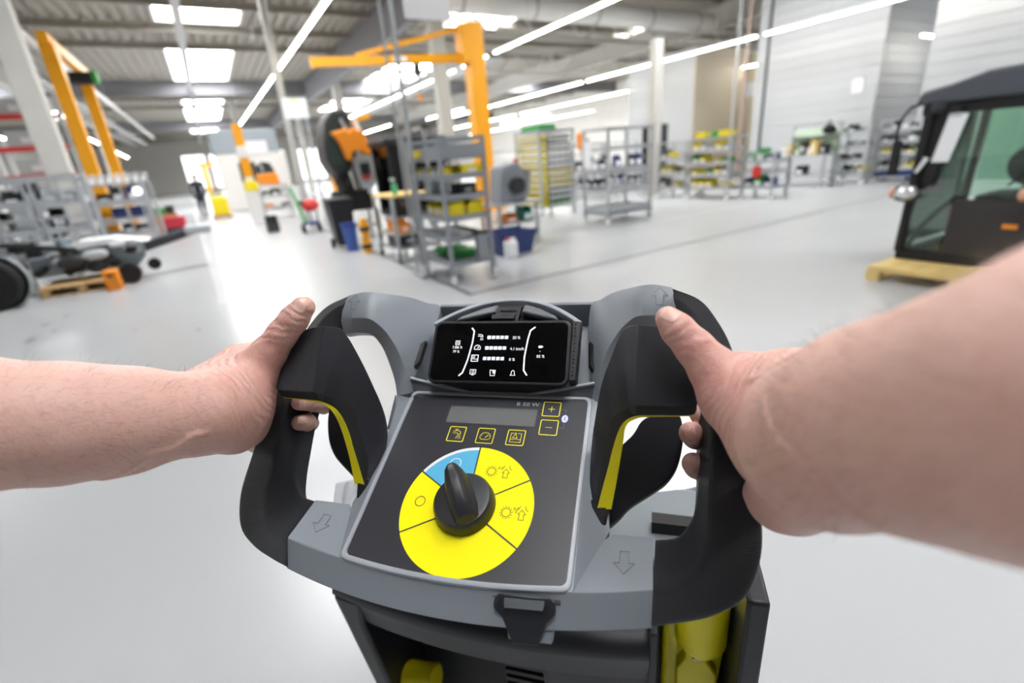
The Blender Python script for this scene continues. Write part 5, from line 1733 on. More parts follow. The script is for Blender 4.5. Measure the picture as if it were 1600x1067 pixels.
# ---- racks further back on the right
COLS = [(m_ye, 'yellow'), (m_film, 'pale grey'), (m_bl, 'blue'), (m_dk, 'black'), (m_gn, 'green'), (m_or, 'orange'), (m_pap, 'white')]
def fill_rack(root, where, shelves, w, d, pal, seed, nper=5, hmax=0.2, yoff=-0.22, face='x'):
    rg = random.Random(seed)
    for si, z in enumerate(shelves):
        sname = 'lowest' if si == 0 else ('topmost' if si == len(shelves) - 1 else ORD[si])
        for k in range(nper):
            if rg.random() < 0.16: continue
            m, cn = COLS[rg.choice(pal)]
            f = (k + 0.5) / nper - 0.5
            if face == 'x':
                pos, sz, rz_ = put(root, -w * 0.22, f * d * 0.94, z + 0.012), (d / nper * 0.82, w * 0.42, rg.choice((0.45, 0.6, 0.8)) * hmax), -pi / 2
            else:
                pos, sz, rz_ = put(root, f * w * 0.94, d * yoff, z + 0.012), (w / nper * 0.82, d * 0.42, rg.choice((0.45, 0.6, 0.8)) * hmax), 0
            lf = ORD[nper - 1 - k] if face == 'x' else ORD[k]
            bin_('%s bin, %s from left, %s shelf of %s' % (cn, lf, sname, where), pos, sz, m, rz=rz_ + root.rotation_euler[2], group='%s bins on %s' % (cn, where))
r1 = trolley('wire_rack', 'wire sided rack trolley behind the empty trolley, left one', (11.4, 9.95, 0), 0.6, 0.95, 1.46, [0.25, 0.6, 1.0], wire=True, cat='rack')
fill_rack(r1, 'the left wire sided rack trolley', [0.25, 0.6, 1.0], 0.6, 0.95, [0, 0, 1, 3], 1, 4, 0.32)
r1b = trolley('wire_rack', 'open rack trolley with yellow and green bins, right of the wire sided one', (11.4, 8.75, 0), 0.6, 1.2, 1.48, [0.25, 0.55, 0.85, 1.15], cat='rack')
fill_rack(r1b, 'the mixed bin rack trolley', [0.25, 0.55, 0.85, 1.15], 0.6, 1.2, [0, 0, 0, 1, 4, 0], 2, 5, 0.30)
for i, (x, y, z, m, cn) in enumerate([(-0.1, -0.35, 1.49, m_ye, 'yellow'), (0.1, 0.0, 1.49, m_gn, 'green'), (-0.1, 0.35, 1.49, m_ye, 'yellow')]):
    box_(['yellow carton on top of the mixed bin rack, right hand one', 'green carton on top of the mixed bin rack', 'yellow carton on top of the mixed bin rack, left hand one'][i], put(r1b, x, y, z), (0.3, 0.3, 0.14), m)
r1c = trolley('wire_rack', 'rack trolley with blue tubs and a red plate, right of the mixed bin rack', (11.75, 7.6, 0), 0.6, 0.8, 1.05, [0.25, 0.6, 0.85], cat='rack')
fill_rack(r1c, 'the rack trolley with blue tubs', [0.25, 0.85], 0.6, 0.8, [2, 2, 5, 4], 3, 3, 0.36)
MB().bb((-0.33, -0.1, 0.5), (-0.31, 0.12, 0.75)).build('red_plate', m_rd, r1c)
cb_ = thing('cabinet', 'tall dark machine cabinet behind the slim pillar', 'cabinet', (13.3, 12.7, 0))
MB().bb((-0.3, -0.3, 0.05), (0.3, 0.3, 2.05)).build('cabinet_body', m_dk, cb_, bevel=0.02)
MB().bb((-0.31, -0.12, 0.15), (-0.30, 0.28, 1.95)).build('door', m_bk, cb_)
MB().bb((-0.33, 0.2, 1.0), (-0.31, 0.24, 1.15)).build('handle', m_al, cb_)
for x in (-0.25, 0.25):
    MB().bb((x - 0.05, -0.28, 0), (x + 0.05, 0.28, 0.05)).build('foot', m_bk, cb_)

# assembly desks in the middle distance behind the trolley
def desk(label, loc, w, d, m_top, seed, rz=0):
    t = thing('assembly_desk', label, 'desk', loc, rz)
    MB().bb((-w / 2, -d / 2, 0.80), (w / 2, d / 2, 0.84)).build('desk_top', m_top, t)
    for x in (-w / 2 + 0.04, w / 2 - 0.04):
        for y in (-d / 2 + 0.04, d / 2 - 0.04):
            MB().bb((x - 0.03, y - 0.03, 0), (x + 0.03, y + 0.03, 0.80)).build('leg', m_al, t)
    for x in (-w / 2 + 0.04, w / 2 - 0.04):
        MB().bb((x - 0.03, d / 2 - 0.07, 0.84), (x + 0.03, d / 2 - 0.01, 1.62)).build('upright', m_al, t)
    MB().bb((-w / 2, d / 2 - 0.06, 1.58), (w / 2, d / 2 - 0.02, 1.62)).build('cross_rail', m_al, t)
    MB().bb((-w / 2, d / 2 - 0.3, 1.30), (w / 2, d / 2 - 0.02, 1.32)).build('shelf', m_al, t)
    MB().bb((-w / 2, -d / 2, 0.30), (w / 2, d / 2, 0.32)).build('shelf', m_al, t)
    return t
dks = [('assembly desk left behind the empty trolley', (10.25, 12.3, 0), 1.3, [3, 3, 1, 3]), ('assembly desk right behind the empty trolley', (11.95, 12.8, 0), 1.3, [3, 2, 2, 3]),
       ('assembly desk behind the tall bin rack', (8.9, 15.2, 0), 1.4, [3, 6, 1, 2]), ('assembly desk behind the engine unit', (6.2, 14.9, 0), 1.4, [3, 1, 6]), ('assembly desk behind the slim pillar', (12.8, 15.6, 0), 1.6, [3, 2, 6])]
for i, (lb, loc, w, pal) in enumerate(dks):
    t = desk(lb, loc, w, 0.7, m_al, i, rz=radians(-20))
    fill_rack(t, 'the ' + lb.replace('assembly ', ''), [0.32, 0.84], w, 0.7, pal, 20 + i, 5, 0.44, face='y', yoff=-0.05)
of = thing('orange_holder', 'upright orange holder on the desk behind the empty trolley', 'holder', (10.6, 13.3, 0.0))
MB().bb((-0.1, -0.1, 1.45), (0.1, 0.1, 1.95)).build('holder_body', m_or, of, bevel=0.02)
MB().bb((-0.02, -0.02, 0), (0.02, 0.02, 1.45)).build('holder_pole', m_al, of)
MB().bb((-0.15, -0.15, 0), (0.15, 0.15, 0.03)).build('holder_foot', m_al, of)
# workstation with clutter, right
ws = desk('workstation cluttered with white and dark parts in front of the tall white room', (14.55, 8.2, 0), 1.35, 0.7, m_al, 3, rz=-pi / 2)
fill_rack(ws, 'the cluttered workstation', [0.32], 1.35, 0.7, [3, 5, 3], 31, 5, 0.52, face='y')
MB().bb((-0.675, 0.30, 0.86), (0.675, 0.33, 1.5)).build('back_panel', mat('pale_green', '#bfd3bd', 0.6), ws)
for i in range(7):
    rg = random.Random(50 + i)
    box_('small %s pack, %s from left on the cluttered workstation top' % (['white', 'cream', 'pale green', 'dark', 'white', 'cream', 'dark'][i], ORD[i]), put(ws, -0.55 + 0.17 * i, -0.1 + rg.uniform(-.1, .1), 0.842), (0.15, 0.26, 0.14 + rg.uniform(0, .24)),
         [m_pap, m_woody, mat('pale_green', '#bfd3bd', 0.6), m_dk, m_pap, m_woody, m_dk][i], rz=-pi / 2, group='packs on the cluttered workstation, %s' % ['white', 'cream', 'pale green', 'dark', 'white', 'cream', 'dark'][i])
sb = thing('black_bag', 'black bag lying on the top rail shelf of the cluttered workstation', 'bag', put(ws, 0.42, 0.145, 1.322))
MB().ball((0, 0, 0.13), (0.22, 0.14, 0.13)).build('bag_body', m_bk, sb, smooth=True)
MB().tube([(-0.1, 0, 0.22), (-0.06, 0, 0.34), (0.06, 0, 0.34), (0.1, 0, 0.22)], 0.015, 6).build('strap', m_bk, sb)
r4 = trolley('parts_rack', 'silver rack trolley with a diagonal brace, right of the cluttered workstation', (15.6, 7.45, 0), 0.6, 0.8, 1.56, [0.25, 0.6, 0.95, 1.3], post=0.06, lip=0.07, cat='rack')
MB().bar((-0.3, 0.38, 0.62), (-0.3, 0.0, 0.25), 0.04, 0.04).build('brace', m_al, r4)
fill_rack(r4, 'the braced silver rack trolley', [0.25, 0.6, 0.95, 1.3], 0.6, 0.8, [1, 3, 0, 3], 5, 4, 0.28)
r5 = trolley('parts_rack', 'rack trolley on a blue base beside the glazed cab', (16.0, 6.45, 0), 0.6, 1.05, 1.58, [0.35, 0.7, 1.0, 1.3], post=0.05, cat='rack')
MB().bb((-0.32, -0.54, 0.16), (0.32, 0.54, 0.26)).build('blue_base', m_bl, r5)
fill_rack(r5, 'the rack trolley on a blue base', [0.35, 0.7, 1.0, 1.3], 0.6, 1.05, [0, 1, 3, 4, 3], 6, 5, 0.28)

# ---- signs
def sheet(label, loc, n_, w, h, cat='sign', name='wall_notice'):
    t = thing(name, label, cat, loc)
    if n_ == 'x': MB().bb((-0.03, -w / 2, -h / 2), (0, w / 2, h / 2)).build('board', m_pap, t)
    else: MB().bb((-w / 2, -0.03, -h / 2), (w / 2, 0, h / 2)).build('board', m_pap, t)
    e = MB()
    if n_ == 'x': e.bb((-0.034, -w / 2, h / 2 - 0.03), (-0.03, w / 2, h / 2))
    else: e.bb((-w / 2, -0.034, h / 2 - 0.03), (w / 2, -0.03, h / 2))
    e.build('edge_strip', m_al, t)
    return t
sheet('white notice low on the cream wall, left of two', (20.39, 15.15, 2.8), 'x', 0.62, 0.66)
sheet('white notice higher on the cream wall, right of two', (20.39, 14.2, 3.3), 'x', 0.62, 0.6)
sheet('white notice on the tall white room near its corner', (16.98, 8.35, 2.6), 'x', 0.3, 0.42)
# hanging sign on a frame over the nearest cart
sg = thing('hanging_sign', 'large white sign on a slim frame above the nearest cart', 'sign', (2.62, 6.15, 0))
MB().bb((-0.27, -0.13, 2.96), (0.29, -0.11, 3.50)).build('sign_board', m_pap, sg)
MB().bb((-0.20, -0.132, 3.30), (-0.08, -0.131, 3.33)).bb((-0.05, -0.132, 3.30), (0.05, -0.131, 3.33)).build('sign_print', m_gr, sg)
MB().bb((-0.43, -0.10, 0.05), (-0.385, -0.055, 3.55)).build('frame_post', m_al, sg)
MB().rod((-0.46, 0.16, 0.02), (-0.46, 0.16, 3.6), 0.018, 8).build('frame_post', m_al, sg)
MB().bar((-0.45, -0.09, 3.53), (0.3, -0.11, 3.53), 0.03, 0.03).build('frame_bar', m_al, sg)
MB().bb((-0.52, -0.15, 0.0), (-0.33, 0.2, 0.05)).build('frame_foot', m_al, sg)
s2 = thing('standing_sign', 'white sign board on two tall legs behind the red barrow', 'sign', (2.29, 14.0, 0))
MB().bb((-0.28, -0.02, 2.70), (0.28, 0.02, 3.16)).build('sign_board', m_pap, s2)
for s in (-0.2, 0.2):
    MB().bb((s - 0.03, -0.015, 0), (s + 0.03, 0.015, 2.70)).build('leg', m_al, s2)
MB().bb((-0.12, -0.022, 3.08), (0.12, -0.02, 3.11)).build('sign_print', m_ye, s2)

# ---- jib cranes
jc_ = thing('jib_crane', 'big yellow slewing jib crane with its arm reaching left over the floor', 'crane', (6.85, 13.0, 0))
MB().bb((-0.22, -0.2, 0), (0.22, 0.2, 4.72)).build('crane_column', m_am, jc_, bevel=0.015)
MB().bb((-0.4, -0.4, 0), (0.4, 0.4, 0.06)).build('base_plate', m_am, jc_)
MB().bb((-0.42, -0.24, 3.78), (-0.18, 0.20, 4.66)).build('slewing_bracket', m_am, jc_, bevel=0.01)
MB().bar((-0.38, 0, 3.92), (-3.95, 0.95, 3.92), 0.18, 0.2).build('crane_arm', m_am, jc_, bevel=0.008)
MB().bar((-0.36, 0, 4.58), (-2.95, 0.68, 4.04), 0.08, 0.1).build('tie_bar', m_am, jc_)
MB().bb((-4.0, 0.84, 3.80), (-3.94, 1.06, 4.04)).build('end_stop', m_am, jc_)
plate_ = MB().box((-1.95, 0.30, 3.92), (0.34, 0.012, 0.10), Matrix.Rotation(atan2(-0.95, 3.57), 3, 'Z')).build('rating_plate', m_pap, jc_)
hoist = MB().bb((-1.62, 0.18, 3.52), (-1.46, 0.38, 3.80)).build('hoist', m_dk, jc_, bevel=0.03)
MB().rod((-1.54, 0.28, 3.52), (-1.54, 0.28, 3.12), 0.012, 6).build('chain', m_dk, hoist)
MB().bb((-1.58, 0.24, 2.98), (-1.50, 0.32, 3.12)).build('hook', m_or, hoist)
gn = thing('gantry_crane', 'amber gantry of two posts and a bridge beam over the left racks', 'crane', (-2.72, 18.6, 0))
for y in (0.0, 4.6):
    MB().bb((-0.16, y - 0.16, 0), (0.16, y + 0.16, 5.05)).build('crane_post', m_am, gn, bevel=0.01)
    MB().bb((-0.3, y - 0.3, 0), (0.3, y + 0.3, 0.03)).build('base_plate', m_am, gn)
MB().bb((-0.11, -0.3, 5.05), (0.11, 5.0, 5.30)).build('bridge_beam', m_am, gn)
MB().bb((-0.15, -0.2, 4.75), (0.15, 0.3, 5.1)).build('head_plate', m_am, gn)
tr2 = MB().bb((-0.30, 3.75, 4.72), (0.30, 4.25, 5.05)).build('trolley_hoist', m_bk, gn, bevel=0.03)
MB().bb((0.30, 3.8, 4.74), (0.44, 4.2, 5.1)).build('motor', m_gn, tr2, bevel=0.02)
fj = thing('jib_crane', 'small distant yellow jib crane at the end of the aisle', 'crane', (0.0, 33.5, 0))
MB().bb((-0.12, -0.12, 0), (0.12, 0.12, 2.35)).build('crane_column', m_am, fj)
MB().bb((-0.35, -0.08, 2.2), (0.6, 0.08, 2.38)).build('crane_arm', m_am, fj)
oj = thing('jib_crane', 'orange crane arm far behind the tilted sweeper', 'crane', (4.55, 22.0, 0))
MB().bb((-0.12, -0.12, 0), (0.12, 0.12, 3.4)).build('crane_column', m_am, oj)
MB().bar((-0.1, 0, 3.0), (2.0, 0.4, 3.5), 0.18, 0.2).build('crane_arm', m_am, oj)

# ---- guarded column with yellow bands at the aisle corner
gcx = thing('guarded_column', 'white column with yellow and white bands at the left aisle corner', 'column', (1.16, 18.4, 0))
MB().bb((-0.17, -0.17, 0), (0.17, 0.17, 1.02)).build('white_sleeve', m_white, gcx, bevel=0.01)
MB().bb((-0.19, -0.19, 1.02), (0.19, 0.19, 1.32)).build('yellow_pad', mat('lemon_pad', '#f2dc1a', 0.5), gcx, bevel=0.02)
MB().bb((-0.12, -0.12, 1.32), (0.12, 0.12, 1.45)).build('white_band', m_white, gcx)
MB().bb((-0.13, -0.13, 1.45), (0.13, 0.13, 2.02)).build('yellow_band', m_am, gcx)
MB().bb((-0.16, -0.16, 2.02), (0.16, 0.16, 2.36)).build('white_collar', m_white, gcx, bevel=0.02)
MB().bb((-0.13, -0.13, 2.36), (0.13, 0.13, 3.0)).build('yellow_head', m_am, gcx)

# ---- far machine, cart with orange hood, barrow, stacker, worker
mc = thing('machine_centre', 'big white and grey machine with a screen beyond the banded column', 'machine', (2.0, 27, 0))
MB().bb((-1.4, 0, 0), (1.5, 2.0, 2.5)).build('housing', m_white, mc, bevel=0.05)
MB().bb((-1.5, 0.1, 2.5), (1.3, 1.9, 3.5)).build('upper_housing', mat('machine_grey', '#9aa5ae', 0.5), mc, bevel=0.05)
MB().bb((-0.1, -0.08, 2.45), (0.8, 0.0, 3.0)).build('screen_panel', m_pap, mc)
MB().bb((-0.6, -0.03, 1.2), (0.1, 0.0, 2.1)).build('door_window', m_dk, mc)
oc = trolley('hood_cart', 'wheeled frame carrying the orange hood beyond the banded column', (1.95, 20.0, 0), 0.9, 0.8, 1.12, [0.3, 0.75], m=m_al, cat='cart')
oh = thing('orange_hood_unit', 'orange vehicle hood with a small dark cab on its wheeled frame', 'vehicle cab', (1.85, 20.0, 1.12))
MB().prism([(-0.32, -0.3, 0.05), (0.36, -0.3, 0), (0.30, -0.3, 0.42), (-0.36, -0.3, 0.38)], (0, 0.6, 0)).build('hood', m_or, oh, bevel=0.04)
MB().prism([(-0.35, -0.25, 0.4), (0.28, -0.25, 0.42), (0.16, -0.25, 0.74), (-0.1, -0.25, 0.80), (-0.32, -0.25, 0.64)], (0, 0.5, 0)).build('cab_top', m_dk, oh, bevel=0.06, seg=3)
MB().bar((-0.12, -0.28, 0.46), (-0.16, -0.28, 0.74), 0.06, 0.02).build('wiper_strip', m_al, oh)
fill_rack(oc, 'the wheeled frame under the orange hood', [0.3, 0.75], 0.9, 0.8, [3, 3, 5, 1], 9, 3, 0.3, face='y')
bw = thing('hand_barrow', 'hand barrow with a red basin and a green pole in the far aisle', 'barrow', (1.92, 13.5, 0))
MB().ball((0.14, 0, 0.66), (0.22, 0.2, 0.16)).build('basin', m_rd, bw, smooth=True)
MB().bar((-0.06, -0.1, 0.25), (-0.24, -0.1, 1.12), 0.06, 0.04).build('pole', m_gn, bw)
MB().bb((-0.12, -0.2, 0.2), (0.28, 0.2, 0.26)).build('deck', m_bl, bw)
MB().bar((0.26, 0, 0.26), (0.30, 0, 0.9), 0.03, 0.03).build('handle', m_bk, bw)
MB().ball((0.0, 0.0, 0.74), (0.16, 0.1, 0.05)).build('hose_coil', m_bk, bw, smooth=True)
for x, y in ((-0.12, -0.18), (0.26, -0.18), (-0.12, 0.18), (0.26, 0.18)):
    MB().rod((x - 0.02, y, 0.1), (x + 0.02, y, 0.1), 0.1, 14).build('wheel', m_bk, bw)
bt = bin_('black bin on the floor left of the red barrow', (1.22, 14.9, 0), (0.3, 0.3, 0.42), m_dk, card=False)
sk = thing('pallet_stacker', 'small yellow stacker truck far down the left aisle', 'truck', (0.2, 23.2, 0))
MB().bb((-0.28, -0.3, 0.12), (0.28, 0.3, 0.80)).build('truck_body', mat('truck_yellow', '#f0dc14', 0.45), sk, bevel=0.05)
MB().bb((-0.2, 0.25, 0.80), (0.2, 0.32, 1.0)).build('mast', m_al, sk)
MB().bb((-0.34, -0.35, 0.05), (0.34, 0.4, 0.13)).build('fork_frame', m_card, sk)
for s in (-0.25, 0.25):
    MB().rod((s - 0.04, 0, 0.06), (s + 0.04, 0, 0.06), 0.06, 12).build('wheel', m_bk, sk)

def walker(label, loc, h, rz, m_cl, m_leg):
    t = thing('person', label, 'person', loc, rz)
    k = h / 1.75
    # one skin: legs, trunk, arms, neck and head, mid-stride
    ch = [('leg', 40, [(-90, 0, 900, 95), (-100, 90, 480, 68), (-95, -60, 80, 44), (-95, 60, 35, 38)]), ('leg', 40, [(90, 0, 900, 95), (100, 150, 480, 68), (100, 210, 80, 44), (100, 320, 40, 38)]),
          ('trunk', 60, [(0, 0, 920, 140), (0, 10, 1150, 135), (0, 20, 1360, 150)]), ('shoulder', 50, [(-170, 10, 1400, 70), (170, 10, 1400, 70)]),
          ('arm', 30, [(-200, 10, 1390, 58), (-240, -40, 1120, 45), (-220, 80, 900, 36), (-215, 110, 830, 34)]), ('arm', 30, [(200, 10, 1390, 58), (240, 0, 1120, 45), (220, 160, 960, 36), (215, 210, 900, 34)])]
    D, lo, vox = sdf_arm(ch, vox=24.0, pad=60)
    V, F = surface_nets(D, lo, vox)
    me = bpy.data.meshes.new('clothed_body')
    me.from_pydata([tuple(v * 0.001 * k) for v in V], [], F.tolist())
    me.polygons.foreach_set('use_smooth', [True] * len(me.polygons))
    me.materials.append(m_cl); me.materials.append(m_leg)
    for p in me.polygons:
        p.material_index = 1 if p.center.z < 0.88 * k else 0
    b = link_mesh('clothed_body', me, [m_cl, m_leg], t)
    hd = MB().ball((0, 0.04 * k, 1.62 * k), (0.085 * k, 0.10 * k, 0.125 * k), 14, 10).rod((0, 0.02 * k, 1.42 * k), (0, 0.03 * k, 1.56 * k), 0.055 * k, 10)
    hd.ball((0, 0.145 * k, 1.60 * k), (0.015 * k, 0.02 * k, 0.03 * k), 8, 6)
    h_ = hd.build('head', m_nail, b, smooth=True)
    MB().ball((0, 0.015 * k, 1.66 * k), (0.092 * k, 0.105 * k, 0.10 * k), 14, 10).build('hair', m_bk, b, smooth=True)
    return t
walker('worker in dark clothes walking away down the left aisle', (-0.42, 24.3, 0), 1.72, 0.2, mat('navy_cloth', '#1d2434', 0.8), mat('dark_trousers', '#22262e', 0.8))

# ---- racks on the left
def frame_rack(label, short, loc, w, d, h, shelves, seed, pal, nper):
    t = trolley('storage_rack', label, loc, w, d, h, shelves, m=m_al, lip=0.09, cast=False, cat='rack', post=0.085)
    for f in (-0.30, -0.24, 0.05, 0.11, 0.33):
        MB().bb((f * w - 0.025, -d / 2 - 0.03, 0), (f * w + 0.025, -d / 2 + 0.02, h)).build('post', m_al, t)
    for z in (0.5, 0.98, h - 0.12):
        MB().bb((-w / 2, -d / 2 - 0.035, z), (w / 2, -d / 2 - 0.01, z + 0.05)).build('rail', m_al, t)
    fill_rack(t, 'the ' + short, shelves, w, d, pal, seed, nper, 0.5, face='y')
    return t
frame_rack('silver pipe rack at left with bagged white parts', 'white parts pipe rack', (-2.95, 12.6, 0), 1.7, 0.7, 1.74, [0.2, 0.75, 1.25], 11, [6, 3, 1, 3, 1], 6)
ra = frame_rack('silver pipe rack under the amber gantry posts', 'amber gantry pipe rack', (-3.0, 17.6, 0), 2.8, 0.75, 1.62, [0.2, 1.06], 12, [3, 3, 1, 3, 2], 8)
frame_rack('silver pipe rack at the far left edge holding blue boxes', 'far left edge pipe rack', (-4.6, 12.4, 0), 1.4, 0.7, 1.74, [0.2, 0.75, 1.25], 13, [2, 3, 3], 5)
frame_rack('silver pipe rack standing behind the bagged white parts', 'rear left pipe rack', (-4.6, 14.9, 0), 2.2, 0.75, 1.8, [0.2, 0.8, 1.3], 14, [3, 1, 3, 3], 6)
MB().bb((-1.4, -0.375, 0.64), (1.4, 0.375, 0.655)).build('shelf', m_al, ra)
for yy in (-0.37, 0.37):
    MB().bb((-1.4, yy - 0.01, 0.58), (1.4, yy + 0.01, 0.66)).build('rail', m_al, ra)
for i in range(2):
    box_(['blue crate on the shelf under the amber gantry, right hand one', 'blue crate on the shelf under the amber gantry, next to the right hand one'][i], (-1.85 - 0.42 * i, 17.55, 0.665), (0.38, 0.3, 0.26), m_bl, flaps=False, name='crate', cat='crate')
fr_ = thing('file_rail', 'rail holding a row of slanted white document pockets on the gantry rack', 'rail', (-1.95, 15.5, 0))
MB().bar((-0.7, 0, 1.52), (0.72, 0, 1.52), 0.05, 0.03).build('rail_bar', m_al, fr_)
for s in (-0.7, 0.7):
    MB().bb((s - 0.03, -0.03, 0), (s + 0.03, 0.03, 1.52)).build('rail_post', m_al, fr_)
for i in range(8):
    f = thing('document_pocket', 'white document pocket, %s from left, leaning on the rail below the amber posts' % ORD[i], 'folder', (-2.53 + 0.17 * i, 15.5, 1.535), 0, 'document pockets on the rail')
    MB().box((0.02, 0, 0.11), (0.10, 0.2, 0.21), Matrix.Rotation(0.3, 3, 'Y')).build('pocket_body', m_pap, f)
    MB().box((0.045, -0.102, 0.17), (0.09, 0.004, 0.03), Matrix.Rotation(0.3, 3, 'Y')).build('pocket_edge', m_gr, f)
lp = thing('work_lamp', 'round white work lamp glowing at the end of the left racks', 'lamp', (-1.62, 16.3, 0))
MB().bb((-0.02, -0.02, 0), (0.02, 0.02, 1.32)).build('lamp_pole', m_al, lp)
MB().ball((0, -0.06, 1.32), 0.07).build('lamp_bulb', emit('bulb', '#ffffff', 6.0), lp, smooth=True)
MB().lathe([(0.03, 0.0), (0.11, -0.06), (0.115, -0.06), (0.035, 0.02)], 16, (0, -0.03, 1.32), 'y').build('lamp_shade', m_al, lp)
rc_ = thing('red_crate', 'red crate at the aisle end of the left racks', 'crate', (-1.2, 18.75, 0))
MB().loft([[(-0.28, -0.2, 0.15), (0.28, -0.2, 0.15), (0.28, 0.2, 0.15), (-0.28, 0.2, 0.15)], [(-0.33, -0.24, 0.46), (0.33, -0.24, 0.46), (0.33, 0.24, 0.46), (-0.33, 0.24, 0.46)]]).build('crate_body', mat('crate_red', '#d3344a', 0.45), rc_)
MB().bb((-0.3, -0.22, 0), (0.3, 0.22, 0.15)).build('crate_base', m_dk, rc_)
gp_ = thing('green_plant_box', 'low box of green and white packs behind the red crate', 'box', (-1.5, 19.5, 0))
MB().bb((-0.4, -0.2, 0.0), (0.4, 0.2, 0.55)).build('box_body', m_card, gp_)
MB().bb((-0.35, -0.15, 0.55), (0.1, 0.15, 0.72)).build('green_pack', m_gn, gp_)
MB().bb((0.12, -0.15, 0.55), (0.35, 0.15, 0.78)).build('dark_pack', m_dk, gp_)

# red beamed high racks at the far left
def pallet_rack(label, loc, n, w, d, levels):
    t = thing('pallet_rack', label, 'rack', loc)
    for i in range(n + 1):
        for y in (0, d):
            MB().bb((i * w - 0.05, y - 0.05, 0), (i * w + 0.05, y + 0.05, levels[-1] + 0.8)).build('upright', m_film, t)
    for z in levels:
        for i in range(n):
            MB().bb((i * w + 0.05, -0.03, z), (i * w + w - 0.05, 0.03, z + 0.16)).build('beam', m_rd, t)
            MB().bb((i * w + 0.05, 0.03, z + 0.1), (i * w + w - 0.05, d, z + 0.13)).build('deck', m_pap, t)
    return t
pr = pallet_rack('high pallet rack with red beams beyond the concrete column', (-9.6, 22.5, 0), 3, 2.0, 1.0, [1.9, 2.75, 3.7])
for i in range(9):
    z = [1.9, 2.75, 3.7][i // 3] + 0.135
    box_('pale carton, %s bay from left, %s level of the red beamed pallet rack' % (ORD[i % 3], ['lowest', 'middle', 'top'][i // 3]), (-8.6 + 2.0 * (i % 3), 23.0, z), (1.2, 0.7, 0.5), m_film, group='cartons on the red beamed pallet rack')

# ---- vehicle chassis on a pallet, far left
ch_ = thing('vehicle_chassis', 'grey vehicle chassis with wheels standing on a pallet at the left', 'chassis', (-2.0, 9.75, 0))
MB().prism([(-1.05, 0, 0.26), (0.72, 0, 0.24), (0.85, 0, 0.38), (0.86, 0, 0.56), (0.3, 0, 0.60), (-0.2, 0, 0.52), (-1.1, 0, 0.50)], (0, 0.6, 0)).build('frame_beam', mat('chassis_grey', '#7f8b92', 0.4, 0.2, var=0.25, scale=9), ch_, bevel=0.02)
MB().prism([(-0.3, -0.04, 0.60), (0.75, -0.04, 0.64), (0.95, -0.04, 0.60), (0.5, -0.04, 0.71), (0.1, -0.04, 0.71)], (0, 0.6, 0)).build('cover_sheet', m_pap, ch_)
MB().ball((-0.05, -0.06, 0.44), (0.2, 0.08, 0.1)).build('engine_lump', m_dk, ch_, smooth=True)
MB().ball((0.25, -0.06, 0.5), (0.18, 0.07, 0.08)).build('pump', m_film, ch_, smooth=True)
MB().bb((-0.62, -0.05, 0.03), (-0.54, 0.02, 0.62)).build('support_leg', m_film, ch_)
MB().bb((-1.0, -0.05, 0.3), (-0.92, 0.02, 0.72)).build('support_leg', m_film, ch_)
MB().tube([(-1.1, -0.05, 0.80), (-0.7, -0.05, 0.78), (-0.3, -0.05, 0.68), (0.05, -0.05, 0.6)], 0.035, 8).build('hose', m_bk, ch_, smooth=True)
for x, r in ((0.60, 0.155), (0.95, 0.09)):
    w_ = MB().lathe([(r * 0.55, -0.06), (r * 0.95, -0.07), (r, -0.05), (r, 0.05), (r * 0.95, 0.07), (r * 0.55, 0.06)], 20, (x, -0.12, r + (0.0 if r > 0.1 else 0.16)), 'y').build('wheel', m_bk, ch_, smooth=True)
    MB().rod((x, -0.16, r + (0.0 if r > 0.1 else 0.16)), (x, -0.08, r + (0.0 if r > 0.1 else 0.16)), r * 0.55, 14).build('hub', m_gr, w_)
rgc = random.Random(77)
m_bits = [m_dk, m_film, m_gr, mat('chassis_grey', '#7f8b92'), m_bk, m_pap, m_dk]
for i in range(26):
    x = rgc.uniform(-1.05, 0.75); z = rgc.uniform(0.28, 0.62); s_ = rgc.uniform(0.04, 0.12)
    if i % 3 == 0:
        MB().rod((x, -0.03, z), (x + rgc.uniform(-.2, .2), -0.07, z + rgc.uniform(-.1, .1)), s_ * 0.4, 8).build('hose_stub', m_bits[i % 7], ch_)
    elif i % 3 == 1:
        MB().ball((x, -0.04, z), (s_ * 1.2, 0.06, s_ * 0.8), 10, 6).build('fitting', m_bits[i % 7], ch_, smooth=True)
    else:
        MB().box((x, -0.03, z), (s_ * 2.2, 0.09, s_), Matrix.Rotation(rgc.uniform(-.5, .5), 3, 'Y')).build('bracket', m_bits[i % 7], ch_, bevel=0.006)
for i in range(6):
    x = -1.0 + 0.18 * i
    MB().box((x, 0.1, 0.62 + 0.05 * (i % 3)), (0.16, 0.2, 0.14), Matrix.Rotation(0.3 * (i % 3), 3, 'Z')).build('cover_block', m_bits[(i * 2) % 7], ch_, bevel=0.02)
MB().bar((0.8, 0.3, 0.48), (1.65, 0.6, 0.66), 0.16, 0.14).build('steering_arm', m_dk, ch_, bevel=0.02)
MB().bb((1.45, 0.4, 0.58), (1.85, 0.8, 0.72)).build('arm_head', m_film, ch_, bevel=0.03)
ty = MB().lathe([(0.17, -0.12), (0.30, -0.14), (0.345, -0.10), (0.355, 0), (0.345, 0.10), (0.30, 0.14), (0.17, 0.12)], 32, (-0.82, -0.72, 0.355), 'y').build('tyre', m_bk, ch_, smooth=True)
MB().lathe([(0.0, -0.05), (0.17, -0.08), (0.18, 0.08), (0.0, 0.05)], 24, (-0.82, -0.72, 0.355), 'y').build('rim', m_gr, ty)
MB().bar((-0.82, -0.62, 0.36), (-0.8, 0.2, 0.4), 0.1, 0.1).build('axle', m_dk, ch_)
